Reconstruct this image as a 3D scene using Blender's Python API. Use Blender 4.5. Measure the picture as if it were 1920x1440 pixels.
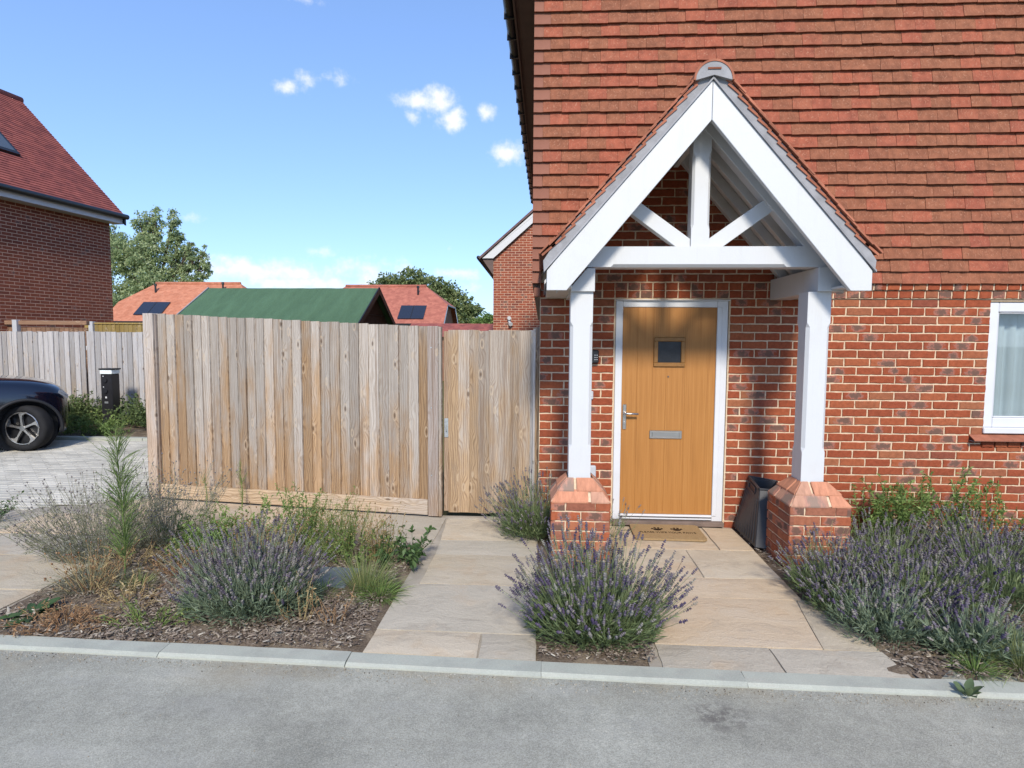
import bpy, math, random
import numpy as np
from mathutils import Matrix, Vector, noise as mnoise
R = math.radians
for o in list(bpy.data.objects):
    bpy.data.objects.remove(o)
SC = bpy.context.scene
COL = SC.collection
rng = random.Random(7)

# ------------------------------------------------------------------ camera
cam_d = bpy.data.cameras.new('camera'); cam = bpy.data.objects.new('camera', cam_d); COL.objects.link(cam)
yaw, pitch, roll = -.049, .0717, -.006
fw = Vector((math.sin(yaw)*math.cos(pitch), math.cos(yaw)*math.cos(pitch), -math.sin(pitch)))
rt = Vector((math.cos(yaw), -math.sin(yaw), 0)); dn = fw.cross(rt)
r_ = math.cos(roll)*rt + math.sin(roll)*dn; d_ = -math.sin(roll)*rt + math.cos(roll)*dn
mw = Matrix.Identity(4)
for i in range(3):
    mw[i][0] = r_[i]; mw[i][1] = -d_[i]; mw[i][2] = -fw[i]
mw.translation = Vector((.0175, -5.4562, 1.6845))
cam.matrix_world = mw
cam_d.sensor_width = 36; cam_d.lens = 1118.05*36/1920
cam_d.clip_start = .05; cam_d.clip_end = 5000
SC.camera = cam

# ------------------------------------------------------------------ light
SUN_EL, SUN_AZ = R(38), R(6)          # behind the camera, a little to the right
EXPOSURE = 1.0
SKY_STRENGTH = .15
sd = bpy.data.lights.new('sun', 'SUN'); so = bpy.data.objects.new('sun', sd); COL.objects.link(so)
sd.energy = 2.3; sd.angle = R(9.0); sd.color = (1, .92, .80)
S = Vector((math.sin(SUN_AZ)*math.cos(SUN_EL), -math.cos(SUN_AZ)*math.cos(SUN_EL), math.sin(SUN_EL)))
so.rotation_euler = S.to_track_quat('Z', 'Y').to_euler()
so.location = (3, -8, 9)

vs = SC.view_settings
vs.view_transform = 'Standard'; vs.look = 'None'; vs.gamma = 1; vs.use_curve_mapping = False
vs.exposure = EXPOSURE
cy = SC.cycles; cy.max_bounces = 6; cy.diffuse_bounces = 3; cy.glossy_bounces = 3; cy.transmission_bounces = 3; cy.transparent_max_bounces = 6; cy.caustics_reflective = False; cy.caustics_refractive = False


# ------------------------------------------------------------------ node helpers
class NT:
    def __init__(s, tree):
        s.t = tree; s.n = tree.nodes; s.l = tree.links
    def new(s, typ, **kw):
        nd = s.n.new(typ)
        for k, v in kw.items():
            setattr(nd, k, v)
        return nd
    def put(s, sock, v):
        if hasattr(v, 'is_output'):
            s.l.new(v, sock)
        else:
            sock.default_value = v
    def math(s, op, a, b=None, c=None, clamp=False):
        nd = s.new('ShaderNodeMath', operation=op, use_clamp=clamp)
        s.put(nd.inputs[0], a)
        if b is not None: s.put(nd.inputs[1], b)
        if c is not None: s.put(nd.inputs[2], c)
        return nd.outputs[0]
    def vmath(s, op, a, b=None):
        nd = s.new('ShaderNodeVectorMath', operation=op)
        s.put(nd.inputs[0], a)
        if b is not None:
            if op == 'SCALE': s.put(nd.inputs['Scale'], b)
            else: s.put(nd.inputs[1], b)
        return nd.outputs[0]
    def comb(s, x, y, z):
        nd = s.new('ShaderNodeCombineXYZ')
        for i, v in enumerate((x, y, z)): s.put(nd.inputs[i], v)
        return nd.outputs[0]
    def sep(s, v):
        nd = s.new('ShaderNodeSeparateXYZ'); s.put(nd.inputs[0], v); return nd.outputs
    def noise(s, vec, scale, detail=3, rough=.55, dist=0, out=0):
        nd = s.new('ShaderNodeTexNoise')
        if vec is not None: s.put(nd.inputs['Vector'], vec)
        nd.inputs['Scale'].default_value = scale; nd.inputs['Detail'].default_value = detail
        nd.inputs['Roughness'].default_value = rough; nd.inputs['Distortion'].default_value = dist
        return nd.outputs[out]
    def vor(s, vec, scale, feat='F1', out=0, rnd=1):
        nd = s.new('ShaderNodeTexVoronoi', feature=feat)
        s.put(nd.inputs['Vector'], vec); nd.inputs['Scale'].default_value = scale
        nd.inputs['Randomness'].default_value = rnd
        return nd.outputs[out]
    def mapr(s, v, a, b, c=0, d=1, smooth=False):
        nd = s.new('ShaderNodeMapRange')
        if smooth: nd.interpolation_type = 'SMOOTHSTEP'
        s.put(nd.inputs[0], v)
        for i, x in enumerate((a, b, c, d)): s.put(nd.inputs[i+1], x)
        return nd.outputs[0]
    def ramp(s, fac, stops, interp='LINEAR'):
        nd = s.new('ShaderNodeValToRGB'); s.put(nd.inputs[0], fac)
        cr = nd.color_ramp; cr.interpolation = interp
        while len(cr.elements) < len(stops): cr.elements.new(.5)
        for e, (p, c) in zip(cr.elements, stops):
            e.position = p; e.color = (*c, 1)
        return nd.outputs[0]
    def mix(s, fac, a, b, typ='MIX'):
        nd = s.new('ShaderNodeMix', data_type='RGBA', blend_type=typ)
        s.put(nd.inputs[0], fac)
        for sock, v in ((nd.inputs[6], a), (nd.inputs[7], b)):
            s.put(sock, v if hasattr(v, 'is_output') else (*v, 1))
        return nd.outputs[2]
    def hsv(s, col, h=.5, sa=1., v=1.):
        nd = s.new('ShaderNodeHueSaturation')
        s.put(nd.inputs['Hue'], h); s.put(nd.inputs['Saturation'], sa); s.put(nd.inputs['Value'], v)
        s.put(nd.inputs['Color'], col); return nd.outputs[0]
    def obj(s):
        return s.new('ShaderNodeTexCoord').outputs['Object']
    def uv(s):
        return s.new('ShaderNodeTexCoord').outputs['UV']
    def rnd(s):
        """per-object random, plus a per-piece 'rnd' attribute where pieces are joined"""
        a = s.new('ShaderNodeAttribute', attribute_name='rnd').outputs['Fac']
        o = s.new('ShaderNodeObjectInfo').outputs['Random']
        return s.math('FRACT', s.math('ADD', a, o))
    def sub(s, r, k):
        return s.math('FRACT', s.math('MULTIPLY', r, k))
    def bump(s, h, dist=.002, strength=1.):
        nd = s.new('ShaderNodeBump'); s.put(nd.inputs['Height'], h)
        nd.inputs['Distance'].default_value = dist; nd.inputs['Strength'].default_value = strength
        return nd.outputs[0]


def material(name, fn, rough=.8, spec=.3, metal=0., **kw):
    m = bpy.data.materials.new(name); m.use_nodes = True
    nt = NT(m.node_tree); nt.n.clear()
    out = nt.new('ShaderNodeOutputMaterial'); b = nt.new('ShaderNodeBsdfPrincipled')
    nt.l.new(b.outputs[0], out.inputs[0])
    b.inputs['Roughness'].default_value = rough; b.inputs['Specular IOR Level'].default_value = spec
    b.inputs['Metallic'].default_value = metal
    for k, v in kw.items():
        b.inputs[k.replace('_', ' ')].default_value = v
    res = fn(nt) if callable(fn) else {'Base Color': fn}
    for k, v in (res or {}).items():
        if k == 'trans':
            t = nt.new('ShaderNodeBsdfTranslucent'); nt.put(t.inputs[0], res['Base Color'])
            mx = nt.new('ShaderNodeMixShader'); mx.inputs[0].default_value = v
            nt.l.new(b.outputs[0], mx.inputs[1]); nt.l.new(t.outputs[0], mx.inputs[2]); nt.l.new(mx.outputs[0], out.inputs[0])
            continue
        nt.put(b.inputs[k], (*v, 1) if isinstance(v, tuple) and len(v) == 3 else v)
    return m


# ------------------------------------------------------------------ world: blue sky with a few fair-weather clouds
W = bpy.data.worlds.new('World'); SC.world = W; W.use_nodes = True
nt = NT(W.node_tree); nt.n.clear()
wo = nt.new('ShaderNodeOutputWorld'); bg = nt.new('ShaderNodeBackground'); nt.l.new(bg.outputs[0], wo.inputs[0])
sky = nt.new('ShaderNodeTexSky', sky_type='NISHITA'); sky.sun_disc = False
sky.sun_elevation = SUN_EL; sky.sun_rotation = math.pi - SUN_AZ
sky.air_density = 1.0; sky.dust_density = .6; sky.ozone_density = 3.0; sky.altitude = 50
dirv = nt.vmath('NORMALIZE', nt.new('ShaderNodeTexCoord').outputs['Generated'])
sx, sy, sz = nt.sep(dirv)
az = nt.math('ARCTAN2', sx, sy); el = nt.math('ARCSINE', sz)
p2 = nt.comb(az, el, 0)
n_big = nt.noise(p2, 9, 2, .6); n_fine = nt.noise(p2, 38, 4, .6)
edge = nt.math('ADD', nt.math('MULTIPLY', nt.math('SUBTRACT', n_big, .5), 1.3), nt.math('MULTIPLY', nt.math('SUBTRACT', n_fine, .5), 1.5))
blobs = [  # azimuth, elevation, half sizes (radians), strength
    (-.205, .366, .040, .013, 1.08), (-.170, .366, .030, .020, 1.1), (-.146, .345, .026, .019, 1.1), (-.212, .344, .014, .015, .85),
    (-.397, .368, .028, .013, .9), (-.374, .381, .022, .012, .85), (-.322, .387, .030, .013, .82),
    (-.091, .356, .022, .015, .95), (-.056, .297, .028, .021, 1.1), (-.45, .104, .14, .020, 1.12), (-.28, .113, .055, .026, 1.15), (-.36, .088, .20, .016, 1.0),
    (-.128, .111, .055, .010, .95), (-.358, .137, .035, .010, .7), (-.156, .149, .014, .007, .7), (-.532, .174, .018, .008, .65), (-.375, .478, .04, .010, .9),
    (.62, .42, .10, .03, 1.), (2.0, .3, .3, .05, 1.), (-2.2, .4, .25, .06, 1.), (-1.5, .12, .4, .04, 1.), (1.6, .1, .5, .04, 1.)]
dens = None
for a0, e0, ra, re, stg in blobs:
    ma = nt.new('ShaderNodeVectorMath', operation='MULTIPLY_ADD'); nt.put(ma.inputs[0], p2)
    ma.inputs[1].default_value = (1/ra, 1/re, 0); ma.inputs[2].default_value = (-a0/ra, -e0/re, 0)
    ln_ = nt.new('ShaderNodeVectorMath', operation='LENGTH'); nt.put(ln_.inputs[0], ma.outputs[0])
    q = nt.math('MULTIPLY_ADD', ln_.outputs['Value'], -.62*stg, stg)
    dens = q if dens is None else nt.math('MAXIMUM', dens, q)
cl = nt.mapr(nt.math('ADD', dens, edge), .30, 1.2, 0, .95, smooth=True)
cl = nt.math('MULTIPLY', cl, nt.mapr(el, -.02, .04, 0, 1))
shade = nt.mapr(nt.math('ADD', n_fine, n_big), .6, 1.3, 0, 1)
ccol = nt.mix(shade, (3.0, 3.2, 3.45), (3.9, 3.9, 3.95))
gm = nt.new('ShaderNodeGamma'); nt.l.new(sky.outputs[0], gm.inputs[0]); gm.inputs[1].default_value = .66
nt.l.new(nt.mix(cl, nt.mix(1., gm.outputs[0], (.82, 1.02, 1.38), 'MULTIPLY'), ccol), bg.inputs[0])
bg.inputs[1].default_value = SKY_STRENGTH
W.cycles.sampling_method = 'MANUAL'; W.cycles.sample_map_resolution = 256


# ------------------------------------------------------------------ mesh helpers
def tag(o, label=None, cat=None, group=None, kind=None):
    if label: o['label'] = label
    if cat: o['category'] = cat
    if group: o['group'] = group
    if kind: o['kind'] = kind
    return o

def empty(name, loc=(0, 0, 0), rz=0., parent=None):
    o = bpy.data.objects.new(name, None); COL.objects.link(o)
    o.location = loc; o.rotation_euler = (0, 0, rz); o.empty_display_size = .1
    if parent: o.parent = parent
    return o

def link(name, me, mat=None, parent=None, loc=(0, 0, 0), rot=(0, 0, 0), scale=(1, 1, 1)):
    o = bpy.data.objects.new(name, me); COL.objects.link(o)
    if mat and not me.materials: me.materials.append(mat)
    o.location = loc; o.rotation_euler = rot; o.scale = scale
    if parent: o.parent = parent
    return o


class MB:
    def __init__(s):
        s.v = []; s.f = []; s.uv = []; s.r = []; s.cur = 0.; s.mi = []; s.m = 0
    def add(s, vs, fs, uvs=None):
        b = len(s.v); s.v += [tuple(x) for x in vs]
        for i, f in enumerate(fs):
            s.f.append(tuple(b+k for k in f)); s.r.append(s.cur); s.mi.append(s.m)
            s.uv.append([uvs[k] for k in f] if uvs else [(0, 0)]*len(f))
        return s
    def box(s, x0, x1, y0, y1, z0, z1, M=None):
        vs = [Vector(p) for p in ((x0, y0, z0), (x1, y0, z0), (x1, y1, z0), (x0, y1, z0), (x0, y0, z1), (x1, y0, z1), (x1, y1, z1), (x0, y1, z1))]
        if M is not None: vs = [M @ v for v in vs]
        return s.add(vs, [(0, 3, 2, 1), (4, 5, 6, 7), (0, 1, 5, 4), (1, 2, 6, 5), (2, 3, 7, 6), (3, 0, 4, 7)])
    def prism(s, poly, y0, y1, axis='y'):
        """poly: list of (a, b); extruded along axis from y0 to y1"""
        n = len(poly)
        def P(a, b, c):
            return {'y': (a, c, b), 'x': (c, a, b), 'z': (a, b, c)}[axis]
        vs = [P(a, b, y0) for a, b in poly] + [P(a, b, y1) for a, b in poly]
        fs = [tuple(range(n)), tuple(range(2*n-1, n-1, -1))]
        for i in range(n):
            j = (i+1) % n; fs.append((i, i+n, j+n, j))
        return s.add(vs, fs)
    def tube(s, pts, rad, n=8, cap=True):
        pts = [Vector(p) for p in pts]; rads = rad if hasattr(rad, '__len__') else [rad]*len(pts)
        vs = []
        for i, p in enumerate(pts):
            t = (pts[min(i+1, len(pts)-1)]-pts[max(i-1, 0)]).normalized()
            a = t.orthogonal().normalized() if i == 0 else (a0 - t*a0.dot(t)).normalized()
            a0 = a; b = t.cross(a)
            vs += [p+(a*math.cos(2*math.pi*k/n)+b*math.sin(2*math.pi*k/n))*rads[i] for k in range(n)]
        fs = []
        for i in range(len(pts)-1):
            for k in range(n):
                j = (k+1) % n; fs.append((i*n+k, i*n+j, i*n+n+j, i*n+n+k))
        if cap:
            fs.append(tuple(range(n-1, -1, -1))); fs.append(tuple(range(len(vs)-n, len(vs))))
        return s.add(vs, fs)
    def mesh(s, name, mats=None, smooth=False, bevel=0.):
        me = bpy.data.meshes.new(name); me.from_pydata(s.v, [], s.f)
        if any(s.r):
            at = me.attributes.new('rnd', 'FLOAT', 'FACE'); at.data.foreach_set('value', s.r)
        if any(u != (0, 0) for q in s.uv for u in q):
            ul = me.uv_layers.new(name='UVMap'); ul.data.foreach_set('uv', [c for q in s.uv for u in q for c in u])
        for m in (mats or []): me.materials.append(m)
        if len(mats or []) > 1: me.polygons.foreach_set('material_index', s.mi)
        if smooth: me.polygons.foreach_set('use_smooth', [True]*len(s.f))
        if bevel:
            import bmesh
            bm = bmesh.new(); bm.from_mesh(me)
            bmesh.ops.recalc_face_normals(bm, faces=bm.faces)
            bmesh.ops.bevel(bm, geom=[e for e in bm.edges if e.calc_face_angle(0) > .5], offset=bevel, segments=1, affect='EDGES', profile=.7)
            bm.to_mesh(me); bm.free()
        else:
            import bmesh
            bm = bmesh.new(); bm.from_mesh(me); bmesh.ops.recalc_face_normals(bm, faces=bm.faces); bm.to_mesh(me); bm.free()
        me.update(); return me
    def build(s, name, mat, parent=None, loc=(0, 0, 0), rot=(0, 0, 0), smooth=False, bevel=0.):
        me = s.mesh(name, [mat] if not isinstance(mat, (list, tuple)) else mat, smooth, bevel)
        return link(name, me, None, parent, loc, rot)


def box_part(name, mat, parent, x0, x1, y0, y1, z0, z1, bevel=.003):
    """a bevelled box whose origin is its own centre"""
    c = ((x0+x1)/2, (y0+y1)/2, (z0+z1)/2)
    return MB().box(x0-c[0], x1-c[0], y0-c[1], y1-c[1], z0-c[2], z1-c[2]).build(name, mat, parent, loc=c, bevel=bevel)


def np_mesh(name, V, F, mats, rnd=None, mi=None, smooth=False):
    """V (n,3); F list of arrays (k,3) or (k,4)"""
    me = bpy.data.meshes.new(name)
    me.vertices.add(len(V)); me.vertices.foreach_set('co', np.asarray(V, np.float32).ravel())
    li = np.concatenate([f.ravel() for f in F]).astype(np.int32)
    tot = np.concatenate([np.full(len(f), f.shape[1], np.int32) for f in F])
    st = np.concatenate([[0], np.cumsum(tot)[:-1]]).astype(np.int32)
    me.loops.add(len(li)); me.loops.foreach_set('vertex_index', li)
    me.polygons.add(len(tot)); me.polygons.foreach_set('loop_start', st); me.polygons.foreach_set('loop_total', tot)
    for m in mats: me.materials.append(m)
    if mi is not None: me.polygons.foreach_set('material_index', np.asarray(mi, np.int32))
    if rnd is not None:
        at = me.attributes.new('rnd', 'FLOAT', 'POINT'); at.data.foreach_set('value', np.asarray(rnd, np.float32))
    if smooth: me.polygons.foreach_set('use_smooth', np.ones(len(tot), bool))
    me.update(); me.validate(); return me


class Plant:
    """numpy accumulator of stems, leaves and flower whorls"""
    def __init__(s, seed):
        s.V = []; s.F3 = []; s.F4 = []; s.r = []; s.n = 0; s.g = np.random.default_rng(seed)
    def _add(s, V, F, r):
        V = V.reshape(-1, 3); s.V.append(V); s.r.append(r)
        (s.F3 if F.shape[1] == 3 else s.F4).append(F+s.n); s.n += len(V)
    def tubes(s, P, rad, sides=3, r=None):
        N, K, _ = P.shape
        T = np.gradient(P, axis=1); T /= np.linalg.norm(T, axis=2, keepdims=True)+1e-9
        ref = np.where(np.abs(T[..., 2:3]) > .9, np.array([1., 0, 0]), np.array([0, 0, 1.]))
        A = np.cross(T, ref); A /= np.linalg.norm(A, axis=2, keepdims=True)+1e-9
        B = np.cross(T, A)
        ang = np.arange(sides)*2*np.pi/sides
        rad = np.broadcast_to(rad, (N, K))
        V = P[:, :, None, :]+(A[:, :, None, :]*np.cos(ang)[None, None, :, None]+B[:, :, None, :]*np.sin(ang)[None, None, :, None])*rad[:, :, None, None]
        idx = np.arange(N*K*sides).reshape(N, K, sides)
        a = idx[:, :-1, :]; b = np.roll(idx, -1, 2)[:, :-1, :]; c = np.roll(idx, -1, 2)[:, 1:, :]; d = idx[:, 1:, :]
        F = np.stack([a, b, c, d], -1).reshape(-1, 4)
        if r is None: r = s.g.random(N)
        s._add(V, F, np.repeat(r, K*sides))
    def leaves(s, base, dirn, length, width, up=None, droop=0., r=None):
        """pointed leaf folded on its midrib: two quads-as-triangles pairs"""
        N = len(base)
        dirn = dirn/(np.linalg.norm(dirn, axis=1, keepdims=True)+1e-9)
        if up is None: up = s.g.normal(size=(N, 3)); up[:, 2] = np.abs(up[:, 2])+.4
        side = np.cross(dirn, up); side /= np.linalg.norm(side, axis=1, keepdims=True)+1e-9
        nrm = np.cross(side, dirn)
        L = np.broadcast_to(length, N)[:, None]; w = np.broadcast_to(width, N)[:, None]
        mid = base+dirn*L*.5; mid[:, 2] -= 0.1*droop*L[:, 0]
        tip = base+dirn*L; tip[:, 2] -= droop*L[:, 0]
        V = np.stack([base, mid+side*w*.5+nrm*w*.12, tip, mid-side*w*.5+nrm*w*.12, mid], 1)
        i = np.arange(N)*5
        F = np.concatenate([np.stack([i, i+1, i+4], 1), np.stack([i+1, i+2, i+4], 1), np.stack([i+2, i+3, i+4], 1), np.stack([i+3, i, i+4], 1)])
        if r is None: r = s.g.random(N)
        s._add(V, F, np.repeat(r, 5))
    def bleaves(s, base, dirn, length, width, droop=.3, r=None):
        """broad rounded leaf arching from its base"""
        N = len(base); dirn = dirn/np.linalg.norm(dirn, axis=1, keepdims=True)
        side = np.cross(dirn, np.array([0, 0, 1.])); side /= np.linalg.norm(side, axis=1, keepdims=True)+1e-9
        nrm = np.cross(side, dirn); L = np.broadcast_to(length, N)[:, None]; w = np.broadcast_to(width, N)[:, None]
        rows = []
        for t, ww in ((0, .06), (.2, .5), (.45, 1.), (.7, .9), (.9, .45), (1., .02)):
            c = base+dirn*L*t; c[:, 2] -= (droop*L[:, 0])*t*t
            wave = nrm*w*.10*np.sin(t*9+s.g.random((N, 1))*6)
            rows.append(np.stack([c+side*w*.5*ww+nrm*w*.14*ww+wave, c, c-side*w*.5*ww+nrm*w*.14*ww-wave], 1))
        V = np.stack(rows, 1); K = 6
        idx = np.arange(N*K*3).reshape(N, K, 3); F = []
        for j in range(2):
            F.append(np.stack([idx[:, :-1, j], idx[:, :-1, j+1], idx[:, 1:, j+1], idx[:, 1:, j]], -1).reshape(-1, 4))
        s._add(V, np.concatenate(F), np.repeat(s.g.random(N) if r is None else r, K*3))
    def octa(s, c, axis, ra, rl, r=None):
        N = len(c); axis = axis/(np.linalg.norm(axis, axis=1, keepdims=True)+1e-9)
        ref = s.g.normal(size=(N, 3)); A = np.cross(axis, ref); A /= np.linalg.norm(A, axis=1, keepdims=True)+1e-9
        B = np.cross(axis, A); ra = np.broadcast_to(ra, N)[:, None]; rl = np.broadcast_to(rl, N)[:, None]
        V = np.stack([c+A*ra, c+B*ra, c-A*ra, c-B*ra, c+axis*rl, c-axis*rl], 1)
        t = np.array([(0, 1, 4), (1, 2, 4), (2, 3, 4), (3, 0, 4), (1, 0, 5), (2, 1, 5), (3, 2, 5), (0, 3, 5)])
        F = (np.arange(N)[:, None, None]*6+t[None]).reshape(-1, 3)
        if r is None: r = s.g.random(N)
        s._add(V, F, np.repeat(r, 6))
    def blades(s, base, tipdir, length, width, bend, r=None, K=4):
        """curved grass blades: flat ribbons of K points"""
        N = len(base); t = np.linspace(0, 1, K)
        L = np.broadcast_to(length, N)
        P = base[:, None, :]+tipdir[:, None, :]*L[:, None, None]*t[None, :, None]
        P[:, :, 2] -= (np.broadcast_to(bend, N)*L)[:, None]*t[None, :]**2
        side = np.cross(tipdir, np.array([0, 0, 1.]))+s.g.normal(size=(N, 3))*.3
        side /= np.linalg.norm(side, axis=1, keepdims=True)+1e-9
        wd = np.broadcast_to(width, N)[:, None]*(1-t[None, :]**1.6*.92)
        V = np.stack([P+side[:, None, :]*wd[..., None]*.5, P-side[:, None, :]*wd[..., None]*.5], 2)
        idx = np.arange(N*K*2).reshape(N, K, 2)
        F = np.stack([idx[:, :-1, 0], idx[:, :-1, 1], idx[:, 1:, 1], idx[:, 1:, 0]], -1).reshape(-1, 4)
        if r is None: r = s.g.random(N)
        s._add(V, F, np.repeat(r, K*2))
    def mesh(s, name, mat):
        F = [np.concatenate(x) for x in (s.F3, s.F4) if x]
        return np_mesh(name, np.concatenate(s.V), F, [mat], np.concatenate(s.r))


# ------------------------------------------------------------------ materials
def mt_brick(pal, dark=.24, patch=(.115, .074, .056)):
    def fn(t):
        r = t.rnd(); uv = t.uv(); u, v, _ = t.sep(uv)
        off = t.math('MULTIPLY', r, 91.7)
        pc = t.comb(t.math('ADD', t.math('MULTIPLY', u, 3.3), off), v, off)
        n = t.noise(pc, 2.2, 5, .65); nf = t.noise(pc, 14, 4, .7)
        col = t.ramp(t.sub(r, 17.3), pal)
        col = t.hsv(col, .5, 1., t.mapr(n, .25, .75, .72, 1.22))
        col = t.mix(t.mapr(nf, .55, .8, 0, .35), col, (.50, .22, .14))
        # fired dark "kiss" mark with a pale rim
        cu = t.math('ADD', .3, t.math('MULTIPLY', t.sub(r, 5.7), .4))
        cv = t.math('ADD', .25, t.math('MULTIPLY', t.sub(r, 3.1), .4))
        du = t.math('DIVIDE', t.math('SUBTRACT', u, cu), t.math('ADD', .16, t.math('MULTIPLY', t.sub(r, 29.), .22)))
        dv = t.math('DIVIDE', t.math('SUBTRACT', v, cv), .62)
        d = t.math('SQRT', t.math('ADD', t.math('MULTIPLY', du, du), t.math('MULTIPLY', dv, dv)))
        d = t.math('ADD', d, t.math('MULTIPLY', t.math('SUBTRACT', n, .5), 2.6))
        flag = t.math('LESS_THAN', t.sub(r, 11.9), dark)
        rim = t.math('MULTIPLY', t.mapr(d, 1.3, .95, 0, .5, True), flag)
        core = t.math('MULTIPLY', t.mapr(d, 1.05, .45, 0, .85, True), flag)
        col = t.mix(rim, col, (.40, .20, .16)); col = t.mix(core, col, patch)
        h = t.math('ADD', t.math('MULTIPLY', n, .6), t.math('MULTIPLY', nf, .5))
        return {'Base Color': col, 'Normal': t.bump(h, .003, .8)}
    return fn
PAL_WALL = [(0, (.235, .060, .029)), (.22, (.285, .071, .032)), (.5, (.255, .061, .029)), (.75, (.315, .085, .037)), (.92, (.30, .112, .055)), (1, (.215, .062, .038))]
PAL_PIER = [(0, (.30, .092, .046)), (.3, (.35, .098, .043)), (.55, (.25, .098, .062)), (.8, (.38, .135, .068)), (1, (.28, .115, .072))]
M_brick = material('red_stock_brick', mt_brick(PAL_WALL), .9, .15)
M_brick_pier = material('pier_brick', mt_brick(PAL_PIER, .5), .9, .15)
M_brick_cap = material('pier_cap_brick', mt_brick([(0, (.47, .215, .13)), (.4, (.53, .235, .14)), (.7, (.40, .225, .155)), (1, (.50, .27, .18))], .35, (.24, .18, .14)), .9, .15)
M_brick_far = material('far_brick', mt_brick([(0, (.19, .060, .036)), (.5, (.23, .068, .038)), (1, (.16, .052, .034))], .05), .9, .15)
M_brick_back = material('back_house_brick', mt_brick([(0, (.24, .07, .042)), (.5, (.30, .082, .045)), (1, (.18, .055, .04))], .1), .9, .15)
def mt_mortar(c):
    def fn(t):
        o = t.obj(); n = t.noise(o, 60, 4); b = t.noise(o, 3, 3)
        return {'Base Color': t.hsv(c + (1,) if False else t.mix(t.mapr(b, .3, .7), c, tuple(x*.86 for x in c)), .5, 1, t.mapr(n, .3, .7, .85, 1.1)), 'Normal': t.bump(n, .003, .7)}
    return fn
M_mortar = material('mortar', mt_mortar((.66, .505, .35)), .95, .1)
M_mortar_far = material('far_mortar', mt_mortar((.62, .43, .31)), .95, .1)
def mt_tile(t):
    r = t.rnd(); u, v, _ = t.sep(t.uv()); off = t.math('MULTIPLY', r, 77.)
    pc = t.comb(t.math('ADD', t.math('MULTIPLY', u, 1.5), off), v, off)
    n = t.noise(pc, 1.6, 4, .6); nf = t.noise(pc, 20, 3, .7)
    col = t.ramp(t.sub(r, 13.7), [(0, (.215, .080, .043)), (.30, (.245, .092, .048)), (.56, (.23, .085, .045)), (.64, (.275, .080, .045)), (.8, (.30, .088, .048)), (.9, (.26, .075, .044)), (1, (.285, .094, .051))])
    w = t.math('SINE', t.math('MULTIPLY', t.math('ADD', u, t.math('MULTIPLY', t.math('SUBTRACT', n, .5), 1.1)), 34))
    mark = t.math('MULTIPLY', t.mapr(w, .72, .98, 0, 1, True), t.mapr(t.noise(pc, 5, 2), .42, .62))
    mark = t.math('MULTIPLY', mark, t.mapr(v, .02, .3, .2, 1))
    col = t.hsv(col, .5, 1, t.mapr(n, .3, .7, .76, 1.22))
    col = t.mix(t.math('MULTIPLY', mark, .5), col, (.47, .25, .16))
    col = t.mix(t.mapr(nf, .6, .8, 0, .25), col, (.2, .08, .05))
    return {'Base Color': col, 'Normal': t.bump(t.math('ADD', nf, t.math('MULTIPLY', mark, .5)), .0015, .6)}
M_tile = material('clay_tile', mt_tile, .82, .25)
def mt_plain(c, var=.12, scale=8, bump=.001, fine=60):
    def fn(t):
        o = t.obj(); n = t.noise(o, scale, 4); nf = t.noise(o, fine, 3)
        r = t.rnd()
        val = t.math('ADD', t.mapr(n, .3, .7, 1-var, 1+var), t.math('MULTIPLY', t.math('SUBTRACT', r, .5), var))
        return {'Base Color': t.hsv(t.mix(0., c, c), .5, 1, val), 'Normal': t.bump(nf, bump, .6)}
    return fn
M_corner_tile = material('corner_tile', mt_plain((.235, .10, .066), .1), .8, .25)
M_porch_tile = material('porch_roof_tile', mt_plain((.33, .125, .075), .3), .85, .2)
M_verge = material('verge_mortar', mt_plain((.30, .30, .31), .15, 10, .004, 40), .95, .1)
def mt_white(t):
    o = t.obj(); n = t.noise(o, 5, 4); nf = t.noise(o, 90, 3); g = t.noise(t.vmath('MULTIPLY', o, (25, 25, 1.2)), 3, 3)
    col = t.mix(t.mapr(n, .55, .8, 0, .3), (.57, .58, .585), (.49, .48, .455))
    stn = t.noise(t.vmath('MULTIPLY', o, (9, 9, .9)), 1.6, 5, .65)
    col = t.mix(t.mapr(stn, .55, .75, 0, .28), col, (.47, .455, .42))
    return {'Base Color': col, 'Normal': t.bump(t.math('ADD', nf, t.math('MULTIPLY', g, .8)), .0012, .5)}
M_white = material('white_gloss_paint', mt_white, .42, .4)
M_upvc = material('white_upvc', mt_plain((.62, .63, .65), .04, 4, .0003), .3, .5)
M_sarking = material('grey_white_boarding', mt_plain((.56, .55, .53), .12, 6), .7, .3)
def mt_door(t):
    o = t.obj(); x, y, z = t.sep(o)
    n = t.noise(t.comb(t.math('MULTIPLY', x, 60), 0, t.math('MULTIPLY', z, .9)), 1.6, 5, .65, .6)
    n2 = t.noise(t.comb(t.math('MULTIPLY', x, 9), 0, t.math('MULTIPLY', z, .35)), 2, 3)
    fac = t.math('ADD', t.math('MULTIPLY', n, .7), t.math('MULTIPLY', n2, .35))
    col = t.ramp(fac, [(.3, (.26, .108, .024)), (.52, (.375, .165, .040)), (.72, (.43, .205, .058))])
    return {'Base Color': col, 'Normal': t.bump(n, .0006, .5)}
M_door = material('golden_oak_door', mt_door, .5, .35)
M_oakframe = material('oak_bead', mt_plain((.27, .13, .035), .15, 20), .45, .35)
M_nickel = material('satin_nickel', mt_plain((.55, .53, .50), .06), .32, .5, 1.)
M_galv = material('galvanised_steel', mt_plain((.50, .53, .54), .2, 25), .45, .5, .8)
M_darkglass = material('obscure_dark_glass', mt_plain((.022, .024, .028), .3, 20, .003, 90), .35, .35)
M_black = material('black_plastic', mt_plain((.015, .015, .017), .2), .42, .4)
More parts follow.
